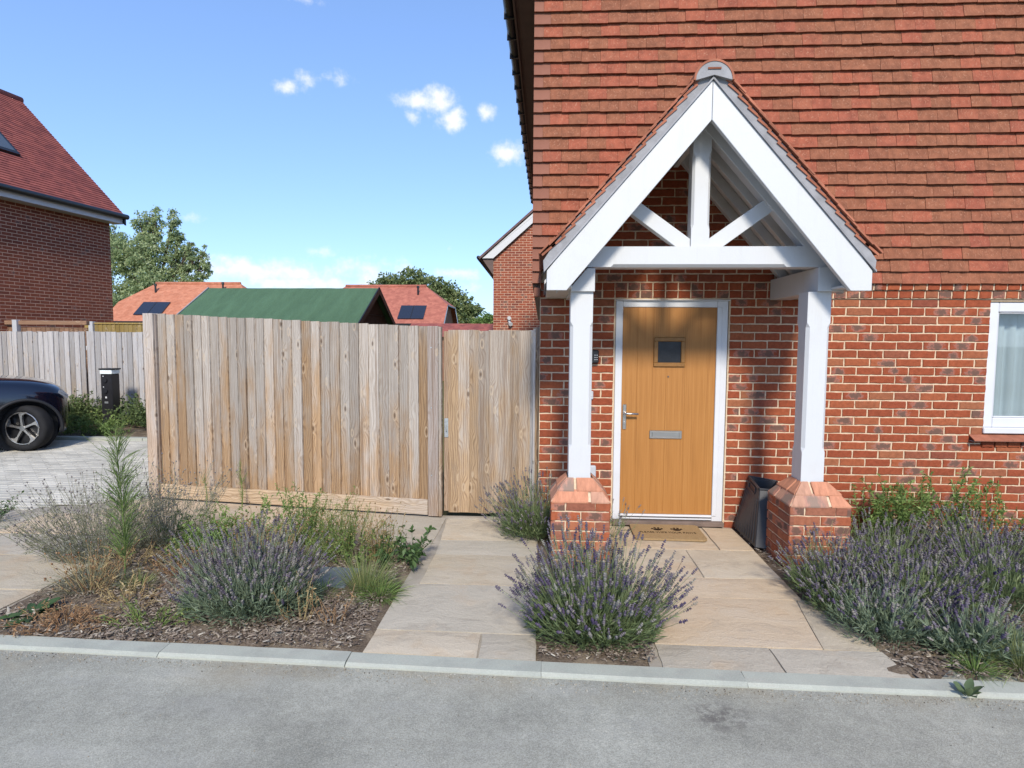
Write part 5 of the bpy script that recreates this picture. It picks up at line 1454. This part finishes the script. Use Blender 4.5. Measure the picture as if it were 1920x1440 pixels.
# ================================================================== TREES
def tree(name, label, loc, H, lobes, seed, mat, nleaf, lsize, group=None):
    """lobes: (dx, dy, z, rx, ry, rz) ellipsoids of foliage; trunk with limbs reaching into each"""
    o = empty(name, loc); tag(o, label, 'tree', group)
    g = np.random.default_rng(seed); rr = random.Random(seed)
    tb = MB(); zt0 = H*.30
    tb.tube([(0, 0, -.1), (.05, 0, zt0*.5), (0, .05, zt0), (.1, 0, H*.62)], [H*.028, H*.022, H*.018, H*.006], 9)
    tips = []
    for (x, y, z, rx, ry, rz) in lobes:
        b = Vector((0, 0, zt0*rr.uniform(.8, 1.3))); e = Vector((x, y, z+rz*.2)); m = b.lerp(e, .5)+Vector((0, 0, -.06*H*rr.random()))
        tb.tube([b, m, e], [H*.012, H*.008, H*.003], 6); tips.append((m, e))
        for k in range(7):
            d = Vector((rr.gauss(0, 1), rr.gauss(0, 1), rr.gauss(.2, .8))).normalized()
            q = e+Vector((d.x*rx, d.y*ry, d.z*rz))*.8
            tb.tube([m.lerp(e, rr.uniform(.3, 1)), q], [H*.004, H*.0012], 4)
    tb.build('trunk', M_bark, o, smooth=True)
    P = Plant(seed); vol = np.array([l[3]*l[4]*l[5] for l in lobes])**.66; cnt = (nleaf*vol/vol.sum()).astype(int)
    for (x, y, z, rx, ry, rz), c in zip(lobes, cnt):
        # leaf sprays: small clumps set on the lobe's surface and inside
        ncl = max(10, c//26)
        d = g.normal(size=(ncl, 3)); d /= np.linalg.norm(d, axis=1, keepdims=True)
        rad = g.random(ncl)**.42
        cen = d*rad[:, None]*np.array([rx, ry, rz])+np.array([x, y, z])
        k = g.integers(0, ncl, c)
        pos = cen[k]+g.normal(size=(c, 3))*np.array([.13, .13, .10])*(rx+rz)*.5*g.uniform(.5, 1.3, ncl)[k][:, None]
        dr = d[k]*.6+g.normal(size=(c, 3))*.7; dr[:, 2] -= .15
        tone = np.clip(.5+.35*g.normal(size=ncl)[k]*.6+g.normal(size=c)*.18, 0, 1)
        P.leaves(pos, dr, g.uniform(.6, 1.4, c)*lsize, g.uniform(.4, .8, c)*lsize, None, .15, tone)
    link('crown', P.mesh('crown', mat), None, o)
    return o
tree('poplar_tree', 'tall many-pointed green tree beside the left house', (-33.6, 45, 0), 12.8,
     [(-5.6, 0, 7.5, 1.9, 1.8, 2.4), (-4.4, 1, 10.0, 1.0, 1.2, 1.7), (-3.6, -.5, 4.6, 2.0, 1.8, 1.8), (-2.3, 0, 8.6, 1.5, 1.5, 1.9), (-1.1, .5, 11.0, .62, .8, 1.7), (-.2, .2, 11.5, .42, .6, 1.3), (.45, 0, 11.4, .5, .7, 1.55), (.1, -.6, 8.5, 1.5, 1.4, 1.9),
      (1.95, 0, 11.2, .48, .6, 1.65), (2.3, .3, 10.0, .45, .5, .8), (2.0, .4, 8.5, 1.1, 1.2, 1.7), (.9, -1, 5.6, 2.3, 2, 1.7), (3.5, 0, 9.3, .40, .5, .8), (3.7, 0, 8.2, .6, .7, .9), (4.5, .3, 8.9, .35, .4, .8), (4.4, .3, 7.6, .6, .6, .7), (3.3, 0, 6.3, 1.1, 1.1, 1.0), (-1.4, .6, 5.8, 2, 1.8, 1.7), (4.3, 0, 6.3, .45, .5, .5)], 11, M_treeleaf, 46000, .22)
tree('oak_tree', 'broad dark tree behind the right red-roofed bungalow', (-12.4, 55, 0), 9.2,
     [(-4.6, 0, 6.5, 1.8, 1.8, 1.0), (-2.6, .5, 7.4, 1.7, 1.8, 1.2), (-.9, 0, 7.9, 1.5, 1.6, 1.15), (1.2, 0, 7.0, 2.0, 1.8, 1.2), (2.9, .3, 6.3, 1.7, 1.6, 1.1), (4.2, 0, 5.2, 1.6, 1.6, 1.2), (5.4, 0, 4.1, 1.2, 1.3, 1.1), (0, -.5, 5.4, 3.4, 2.2, 1.8), (3.4, -.5, 3.7, 2.4, 1.8, 1.4), (6.1, 0, 5.0, .5, .5, .35)], 12, M_treeleaf2, 18000, .32)
tree('small_tree', 'small bright green tree low against the orange brick gable', (-4.6, 52, 0), 4.6, [(0, 0, 3.5, 1.4, 1.3, .8), (-1.2, .3, 3.1, 1.2, 1.2, .7), (1.2, 0, 3.2, 1.0, 1., .6)], 13, M_green, 4500, .26)
tree('hedge_tree', 'leafy tree low down behind the orange roof', (-36.5, 40, 0), 6, [(0, 0, 4.2, 2.2, 1.6, 1.6), (2.4, 0, 3.8, 1.8, 1.5, 1.2)], 14, M_treeleaf, 6000, .28)

# ================================================================== PLANTS
def unit(a, b):       # azimuth, tilt from vertical -> direction
    return np.stack([np.cos(a)*np.sin(b), np.sin(a)*np.sin(b), np.cos(b)], -1)
def lavender(label, loc, Rr, H, n, seed, leaf=M_lavleaf, flower=M_lavflower, nl=9, group=None, spike=1., squash=1., lean=(0, 0), tilt=1.15, leafy=1.):
    o = empty('lavender_bush', loc); tag(o, label, 'lavender', group)
    P = Plant(seed); Fl = Plant(seed+1); g = P.g
    a = g.uniform(0, 2*np.pi, n); u = np.sqrt(g.random(n)); tl = u*tilt
    base = np.stack([np.cos(a)*u*Rr*.42+g.normal(size=n)*.02, np.sin(a)*u*Rr*.42*squash+g.normal(size=n)*.02, np.zeros(n)], -1)
    d = unit(a+g.normal(size=n)*.35, np.clip(tl+g.normal(size=n)*.13, 0, 1.5)); d[:, 1] *= squash
    L = H*(1.08-.22*u)*g.uniform(.62, 1.12, n)*(1+.25*np.sin(tl)*(Rr/H-.6))*(1+.10*np.sin(a*3+seed)+.07*np.sin(a*7+seed*2))
    K = 5; t = np.linspace(0, 1, K)
    P0 = base; up = np.array([0, 0, 1.])
    pts = P0[:, None, :]+(d[:, None, :]*t[None, :, None]**1.0*.75+up*(.25*t[None, :, None]*np.cos(tl)[:, None, None]+.22*np.sin(tl)[:, None, None]*t[None, :, None]**2))*L[:, None, None]
    pts += np.array([lean[0], lean[1], 0])*(t**2)[None, :, None]+g.normal(size=(n, 1, 3))*np.array([.035, .035, .012])*(t**2)[None, :, None]+g.normal(size=(n, 1, 3))*.012*np.sin(t*4)[None, :, None]
    pts[:, :, 2] = np.maximum(pts[:, :, 2], .01)
    P.tubes(pts, np.linspace(.0019, .0012, K)[None, :]*np.ones((n, 1)), 3, .55+.4*g.random(n))
    # leaves on the lower part of each stem
    m = int(n*nl*leafy); k = g.integers(0, n, m); tt = g.uniform(.02, .68, m)**.8
    f = tt*(K-1); i0 = np.minimum(f.astype(int), K-2); fr_ = f-i0
    pb = pts[k, i0]*(1-fr_)[:, None]+pts[k, i0+1]*fr_[:, None]
    dl = d[k]*.8+g.normal(size=(m, 3))*.55; dl[:, 2] += .45
    ln = g.uniform(.028, .062, m)
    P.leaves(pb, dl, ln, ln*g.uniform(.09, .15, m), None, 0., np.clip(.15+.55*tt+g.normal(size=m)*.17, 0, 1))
    # a mound of short basal shoots that hides the centre
    m = int(n*7*leafy); a2 = g.uniform(0, 2*np.pi, m); u2 = np.sqrt(g.random(m)); hgt = H*.50*np.sqrt(np.maximum(0, 1-u2**2*.9))*g.random(m)**.5
    pb = np.stack([np.cos(a2)*u2*Rr*.80, np.sin(a2)*u2*Rr*.80*squash, hgt], -1)
    dl = unit(a2, u2*1.1)+g.normal(size=(m, 3))*.35; ln = g.uniform(.03, .07, m)
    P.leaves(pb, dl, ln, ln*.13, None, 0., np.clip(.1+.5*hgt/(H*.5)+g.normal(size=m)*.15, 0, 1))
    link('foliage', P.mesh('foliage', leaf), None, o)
    # flower spikes: stacked whorls
    tip = pts[:, -1]; ax = pts[:, -1]-pts[:, -2]; ax /= np.linalg.norm(ax, axis=1, keepdims=True)
    nw = 5; sp = g.uniform(.024, .046, n)*spike; tone = g.random(n)
    for q in range(nw):
        c = tip+ax*(sp*(q/(nw-1)))[:, None]+g.normal(size=(n, 3))*.0011
        r0 = (.0084 if 0 < q < 4 else .0062)*g.uniform(.8, 1.25, n)*(1.+.15*spike)
        Fl.octa(c, ax, r0, sp/nw*.66, np.clip(tone+g.normal(size=n)*.14, 0, 1))
    c = tip-ax*(sp*.5)[:, None]; kk = g.random(n) < .5
    Fl.octa(c[kk], ax[kk], .0052, .005, tone[kk])
    tag(link('flowers', Fl.mesh('flowers', flower), None, o), kind='stuff')
    return o
GL = 'lavender bushes in the right hand bed'
lavender('round lavender bush at the kerb between the two paths', (.330, -2.09, -.01), .46, .48, 780, 21, flower=M_lavpurple, squash=.70, spike=1.1, tilt=1.25)
lavender('lavender bush beside the gate behind the left pier', (-.03, -.33, -.01), .34, .47, 300, 22, flower=M_lavflower, lean=(-.03, 0))
lavender('round lavender bush in the weedy bed left of the gate path', (-1.80, -1.88, -.01), .52, .42, 760, 23, leaf=M_lavgrey, flower=M_lavflower, squash=.72)
lavender('sparse lavender sprigs between left pier and doorstep', (.60, -.42, -.01), .20, .36, 34, 24, flower=M_dryflower, nl=5, leafy=.5)
lavender('lavender bush against the foot of the right brick pier', (2.02, -1.42, -.01), .36, .32, 245, 31, flower=M_lavpurple, group=GL, squash=.9)
lavender('tall lavender bush in front of the wall right of the pier', (2.55, -1.05, -.01), .45, .33, 278, 32, group=GL)
lavender('lavender bush in the middle of the right hand bed', (2.42, -1.62, -.01), .44, .31, 311, 33, flower=M_lavpurple, group=GL)
lavender('lavender bush at the right edge of the picture', (3.05, -1.45, -.01), .46, .33, 311, 34, flower=M_lavpurple, group=GL)
lavender('lavender bush near the wall below the window', (3.25, -.90, -.01), .46, .34, 311, 35, group=GL)
lavender('lavender bush in the far right of the bed below the window', (3.95, -1.0, -.01), .46, .35, 278, 36, group=GL)
lavender('silver-leaved lavender at the front of the right hand bed', (2.03, -1.98, -.01), .34, .30, 150, 37, leaf=M_lavgrey, flower=M_lavpurple, nl=26, group=GL, squash=.8, leafy=1.3)
lavender('silver-leaved lavender near the kerb under the grasses', (2.42, -2.18, -.01), .32, .27, 130, 38, leaf=M_lavgrey, flower=M_lavpurple, nl=26, group=GL, squash=.6, leafy=1.3)
lavender('low lavender along the edge of the porch path', (1.90, -1.70, -.01), .20, .26, 110, 39, flower=M_lavpurple, group=GL)

# airy seeding shrub and tall weeds at the left
def airy(name, label, loc, Rr, H, n, seed, stem, tipmat, tilt=.8, heads=1., cat='plant', leaf=1.):
    o = empty(name, loc); tag(o, label, cat); P = Plant(seed); Fl = Plant(seed+1); g = P.g
    a = g.uniform(0, 2*np.pi, n); u = np.sqrt(g.random(n)); tl = u*tilt
    base = np.stack([np.cos(a)*u*Rr*.4, np.sin(a)*u*Rr*.35, np.zeros(n)], -1)
    d = unit(a+g.normal(size=n)*.3, tl); L = H*g.uniform(.55, 1.05, n); K = 6; t = np.linspace(0, 1, K)
    pts = base[:, None, :]+d[:, None, :]*(t[None, :, None])*L[:, None, None]+np.cumsum(g.normal(size=(n, K, 3))*.011, 1)
    pts[:, :, 2] = np.maximum(pts[:, :, 2], .005)
    P.tubes(pts, np.linspace(.0022, .0011, K)[None, :]*np.ones((n, 1)), 3, .4+.6*g.random(n))
    m = n*3; k = g.integers(0, n, m); i0 = g.integers(2, K-1, m); s0 = pts[k, i0]
    dd = d[k]+g.normal(size=(m, 3))*.55; dd[:, 2] = np.abs(dd[:, 2])+.15; dd /= np.linalg.norm(dd, axis=1, keepdims=True)
    l2 = g.uniform(.05, .17, m)*H/.7; e = s0+dd*l2[:, None]
    P.tubes(np.stack([s0, (s0+e)/2+g.normal(size=(m, 3))*.006, e], 1), np.array([[.0013, .001, .0008]])*np.ones((m, 1)), 3, .4+.6*g.random(m))
    m2 = int(n*9*leaf)
    if m2:
        k = g.integers(0, n, m2); i0 = g.integers(0, K-2, m2); ln = g.uniform(.02, .055, m2)
        P.leaves(pts[k, i0]+g.normal(size=(m2, 3))*.01, d[k]+g.normal(size=(m2, 3))*.7, ln, ln*.16, None, .1)
    link('stems', P.mesh('stems', stem), None, o)
    kk = g.random(m) < heads
    Fl.octa(e[kk], dd[kk], g.uniform(.0035, .0075, kk.sum()), g.uniform(.006, .011, kk.sum()))
    Fl.octa(pts[:, -1], d, g.uniform(.005, .008, n), g.uniform(.007, .012, n))
    tag(link('seed_heads', Fl.mesh('seed_heads', tipmat), None, o), kind='stuff'); return o
airy('faded_lavender', 'big straggly faded lavender going to seed by the drive', (-3.45, -1.0, -.01), .75, .66, 230, 41, M_drygrey, M_dryflower, .82, 1., 'lavender', 1.6)
airy('faded_lavender', 'faded lavender stems in front of the fence post', (-3.02, -.82, -.01), .42, .70, 100, 42, M_drygrey, M_dryflower, .62, .8, 'lavender', 1.5)
airy('dry_weed', 'wispy dry weed in front of the tall green weed', (-2.98, -1.72, -.01), .26, .32, 36, 43, M_straw, M_rust, .8, .7, 'weed', .4)
airy('dry_weed', 'dry brown weed at the front left of the lavender', (-2.55, -1.40, -.01), .22, .22, 45, 44, M_rust, M_rust, .9, .6, 'weed', .6)

def spire(name, label, loc, H, nl, ll, seed, mat, spread=1., lean=(0, 0), side=0, taper=True):
    """single upright weed: stem with many narrow leaves"""
    o = empty(name, loc); tag(o, label, 'weed'); P = Plant(seed); g = P.g
    K = 9; t = np.linspace(0, 1, K); st = np.stack([lean[0]*t**2+.01*np.sin(t*5), lean[1]*t**2, t*H], -1)[None]
    P.tubes(st, np.linspace(.006, .002, K)[None], 5, np.array([.6]))
    tt = g.uniform(.08, 1, nl)**.9; f = tt*(K-1); i0 = np.minimum(f.astype(int), K-2); fr_ = (f-i0)[:, None]
    pb = st[0, i0]*(1-fr_)+st[0, i0+1]*fr_
    a = np.arange(nl)*2.4+g.normal(size=nl)*.3
    prof = np.interp(tt, [0, .15, .5, .85, 1], [.45, .8, 1., .75, .35])
    d = unit(a, g.uniform(.45, 1.0, nl)); ln = ll*prof*g.uniform(.5, 1.25, nl)*spread
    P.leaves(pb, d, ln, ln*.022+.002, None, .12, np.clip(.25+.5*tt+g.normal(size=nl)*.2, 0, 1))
    if side:
        k = g.integers(0, nl, side); m = side
        b0 = pb[k]; e = b0+d[k]*(ln[k]*1.15)[:, None]+np.array([0, 0, .05])
        P.tubes(np.stack([b0, e], 1), np.array([[.0016, .001]])*np.ones((m, 1)), 3)
        q = 7; kk = np.repeat(np.arange(m), q); tt2 = g.random(m*q)[:, None]
        P.leaves(b0[kk]*(1-tt2)+e[kk]*tt2, d[k][kk]+g.normal(size=(m*q, 3))*.8, g.uniform(.012, .03, m*q), .004, None, .1)
    link('stem_and_leaves', P.mesh('stem_and_leaves', mat), None, o); return o
spire('tall_weed', 'tall narrow bright green weed in the left bed', (-2.90, -1.50, -.01), 1.07, 300, .24, 51, M_tallweed, lean=(-.03, .02), side=110)
spire('tall_weed', 'leggy weed growing up the fence foot', (-2.98, .30, -.01), .46, 110, .07, 52, M_weed, side=14)
spire('tall_weed', 'thin weed at the left end of the fence foot', (-3.38, .36, -.01), .30, 60, .06, 53, M_weed, side=8)

def leafy(name, label, loc, Rr, H, n, seed, mat, ll=(.03, .06), wr=.4, nst=24, tilt=.9, cat='weed', squash=1., up=.5, extra=None):
    o = empty(name, loc); tag(o, label, cat); P = Plant(seed); g = P.g
    a = g.uniform(0, 2*np.pi, nst); u = np.sqrt(g.random(nst)); tl = u*tilt; K = 5; t = np.linspace(0, 1, K)
    d = unit(a, tl); d[:, 1] *= squash; L = H*g.uniform(.55, 1.05, nst)*(1+.5*np.sin(tl)*(Rr/H-.4).clip(-.5, 2) if hasattr(Rr, 'clip') else 1+.5*np.sin(tl)*max(-.5, Rr/H-.4))
    base = np.stack([np.cos(a)*u*Rr*.45, np.sin(a)*u*Rr*.45*squash, np.zeros(nst)], -1)
    pts = base[:, None, :]+d[:, None, :]*t[None, :, None]*L[:, None, None]+np.cumsum(g.normal(size=(nst, K, 3))*.010, 1)
    pts[:, :, 2] = np.maximum(pts[:, :, 2], .004)
    P.tubes(pts, np.linspace(.003, .0014, K)[None, :]*np.ones((nst, 1)), 3, .5+.5*g.random(nst))
    k = g.integers(0, nst, n); f = g.uniform(.15, 1, n)*(K-1); i0 = np.minimum(f.astype(int), K-2); fr_ = (f-i0)[:, None]
    pb = pts[k, i0]*(1-fr_)+pts[k, i0+1]*fr_
    dl = d[k]*.5+g.normal(size=(n, 3))*.75; dl[:, 2] += up*.5; ln = g.uniform(*ll, n)
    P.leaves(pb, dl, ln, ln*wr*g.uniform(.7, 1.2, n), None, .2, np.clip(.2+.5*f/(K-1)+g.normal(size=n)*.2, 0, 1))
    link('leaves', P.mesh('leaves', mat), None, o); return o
leafy('weed_clump', 'low fresh green weeds behind the left lavender bush', (-2.35, -.82, -.01), .46, .30, 2400, 61, M_green, (.02, .05), .30, 50)
leafy('weed_clump', 'bushy pale green weed before the middle of the fence', (-1.93, -.66, -.01), .32, .50, 1700, 62, M_weed, (.02, .05), .28, 34, .55)
leafy('weed_clump', 'feathery weed right of the pale green weed', (-1.52, -.72, -.01), .26, .34, 600, 63, M_weed, (.015, .035), .22, 30, .6)
leafy('weed_clump', 'yellowing weed behind the grey cover', (-1.42, -1.08, -.01), .28, .25, 700, 64, M_weed, (.02, .05), .3, 30)
leafy('thistle', 'dark green spiny thistle at the edge of the gate path', (-1.0, -1.12, -.01), .22, .26, 420, 65, M_darkgreen, (.035, .075), .42, 16, .7)
leafy('weed_clump', 'small olive weed beside the thistle', (-1.18, -.95, -.01), .14, .27, 260, 66, M_weed, (.02, .04), .22, 12, .4)
leafy('dry_weed', 'straggly reddish dry weed before the left lavender bush', (-1.42, -2.02, -.01), .17, .30, 190, 67, M_straw, (.012, .03), .3, 16, .5)
leafy('dry_weed', 'short reddish dry weed close to the kerb', (-1.20, -2.06, -.01), .12, .20, 130, 68, M_rust, (.012, .028), .3, 12, .5)
leafy('dry_mat', 'orange brown dried weed mat along the kerb', (-2.80, -2.20, -.01), .38, .07, 900, 70, M_rust, (.015, .04), .2, 60, 1.45, squash=.45)
leafy('dry_mat', 'straw coloured dried weeds beside the wispy weed', (-2.62, -1.85, -.01), .28, .10, 500, 71, M_straw, (.015, .045), .18, 40, 1.4)
airy('dry_weed', 'thin dry stems behind the left lavender bush', (-2.05, -1.15, -.01), .35, .40, 70, 45, M_straw, M_rust, .6, .5, 'weed', .8)
airy('dry_weed', 'feathery seeding weed in front of the tan slabs', (-1.62, -.88, -.01), .30, .46, 80, 46, M_weed, M_straw, .5, .8, 'weed', 1.2)
airy('dry_weed', 'straw coloured seed stems beside the thistle', (-1.22, -1.02, -.01), .16, .40, 36, 47, M_straw, M_straw, .4, .8, 'weed', .8)
leafy('dry_mat', 'withered brown weeds around the foot of the faded lavender', (-3.02, -1.28, -.01), .36, .12, 800, 48, M_straw, (.015, .045), .2, 60, 1.4)
leafy('weed_clump', 'small green seedlings on the mulch near the kerb', (-2.28, -2.12, -.01), .34, .06, 420, 49, M_weed, (.012, .03), .35, 40, 1.3, squash=.4)
leafy('weed_clump', 'green creeping weed between faded lavender and left lavender', (-2.62, -1.05, -.01), .30, .16, 900, 50, M_green, (.02, .045), .3, 40, 1.2)
leafy('weed_clump', 'fresh green weeds left of the pale green weed', (-2.70, -.72, -.01), .34, .24, 1500, 55, M_green, (.02, .05), .3, 40, .9)
tuft_later = [('soft green grass behind the left lavender bush', (-2.15, -1.22, -.01), .26, .26, 300, 110), ('thin green grass at the foot of the fence weeds', (-1.72, -1.02, -.01), .24, .24, 260, 111), ('short grass in front of the tall weed', (-2.72, -1.62, -.01), .22, .16, 240, 112)]
leafy('weed_clump', 'leafy weed at the left edge of the side path', (-5.1, -.35, -.01), .34, .22, 700, 72, M_darkgreen, (.02, .05), .4, 40)
leafy('weed_clump', 'green weed at the foot of the wall right of the pier', (2.78, -.40, -.01), .50, .47, 3000, 73, M_green, (.02, .055), .32, 40, .7)
leafy('weed_clump', 'tall flowering weed against the wall below the window', (3.22, -.30, -.01), .48, .66, 3200, 74, M_green, (.02, .06), .3, 40, .55)
leafy('weed_clump', 'green weeds in the bed under the window', (3.8, -.40, -.01), .56, .52, 3000, 75, M_green, (.02, .055), .32, 44, .8)
leafy('weed_clump', 'wispy weed beside the right pier', (2.45, -.55, -.01), .16, .48, 320, 76, M_weed, (.015, .04), .25, 16, .35)
leafy('dry_weed', 'pale dry sprig in front of the right pier', (2.03, -1.12, -.01), .15, .46, 260, 77, M_straw, (.008, .018), .5, 18, .35)
def rosette(name, label, loc, n, L, w, seed, mat, tilt=(.5, 1.3), droop=.3):
    o = empty(name, loc); tag(o, label, 'weed'); P = Plant(seed); g = P.g
    a = np.arange(n)*2.4+g.normal(size=n)*.25
    d = unit(a, g.uniform(*tilt, n)); b = d*np.array([.008, .008, .004])
    ln = L*g.uniform(.7, 1.15, n)
    P.bleaves(b, d, ln, ln*w*g.uniform(.8, 1.2, n), droop)
    link('leaves', P.mesh('leaves', mat), None, o); return o
rosette('plantain_weed', 'broad-leaved green weed growing from the kerb joint', (2.085, -2.585, -.012), 8, .078, .50, 78, M_weedbroad, (.35, 1.15), .05)
rosette('dock', 'low dark green dock rosette beside the side path', (-3.08, -2.06, -.01), 22, .17, .34, 79, M_darkgreen, (.9, 1.45), .2)
for i, (x, y, h, lab) in enumerate(((-10.2, 5.3, .55, 'leafy shrub behind the bonnet of the car'), (-9.25, 5.5, .66, 'tall leafy shrub between car and charging bollard'), (-8.75, 5.72, .50, 'dark leafy shrub left of the charging bollard'), (-7.45, 5.66, .60, 'leafy shrub right of the charging bollard'), (-6.9, 5.35, .70, 'leafy shrub behind the end of the garden fence'))):
    leafy('shrub', lab, (x, y, 0), .70, h, 4200, 80+i, M_shrub, (.03, .075), .5, 90, .95, 'shrub')
leafy('ground_cover', 'low green ground cover along the edge of the drive', (-8.2, 4.55, 0), 1.2, .2, 2200, 90, M_weed, (.03, .07), .45, 120, 1.4, 'plant', .3)
leafy('sapling', 'bright young plant in front of the charging bollard', (-7.55, 4.5, 0), .20, .30, 240, 91, M_green, (.04, .09), .4, 14, .5, 'plant')

def tuft(label, loc, Rr, L, n, seed, mat, w=.0045, tilt=1.1, bend=.45, lean=(0, 0)):
    o = empty('grass_tuft', loc); tag(o, label, 'grass'); P = Plant(seed); g = P.g
    a = g.uniform(0, 2*np.pi, n); u = np.sqrt(g.random(n))
    b = np.stack([np.cos(a)*u*Rr*.35, np.sin(a)*u*Rr*.35, np.zeros(n)], -1)
    d = unit(a, u*tilt)+np.array([lean[0], lean[1], 0]); d /= np.linalg.norm(d, axis=1, keepdims=True)
    P.blades(b, d, L*g.uniform(.5, 1.1, n), w*g.uniform(.6, 1.2, n), bend*g.uniform(.2, 1.2, n))
    link('blades', P.mesh('blades', mat), None, o); return o
tuft('pale seeding grass tuft right of the grey cover', (-1.16, -1.56, -.01), .26, .34, 420, 101, M_palegrass, .004, .7, .35, (.12, 0))
tuft('green grass tuft against the gate path', (-1.04, -1.66, -.01), .22, .22, 420, 102, M_green, .005, 1.25, .5)
tuft('fine green grass in front of the grey cover', (-1.42, -1.66, -.01), .18, .18, 200, 103, M_green, .004, 1.2, .5)
tuft('coarse dry grass around the base of the tall weed', (-3.05, -1.62, -.01), .35, .30, 420, 104, M_drygrey, .004, 1.2, .4)
tuft('pale green grass at the right end of the kerb', (2.56, -2.30, -.01), .28, .30, 520, 105, M_palegrass, .0045, 1.1, .5)
tuft('bright grass tuft at the kerb in the right hand bed', (2.28, -2.36, -.01), .16, .16, 220, 106, M_green, .004, 1.2, .5)
for lab_, lc_, r_1, l_1, n_1, s_1 in tuft_later: tuft(lab_, lc_, r_1, l_1, n_1, s_1, M_palegrass, .0042, 1.0, .45)
tuft('thin grasses between pier and path', (.62, -.72, -.01), .18, .30, 60, 107, M_straw, .003, .7, .4)
tuft('fine dry stems at the foot of the left pier', (.42, -1.30, -.01), .2, .36, 60, 108, M_straw, .003, .7, .3)

# inspection cover in the left bed
ic = empty('inspection_cover', (-1.44, -1.42, 0), R(-3)); tag(ic, 'square blue-grey inspection cover set in the left bed', 'cover')
box_part('cover_plate', M_cover, ic, -.15, .15, -.17, .17, -.03, .022, .006)
for sx_ in (-1, 1): box_part('lifting_key_hole', M_black, ic, sx_*.10-.012, sx_*.10+.012, -.006, .006, .0222, .0232, 0)
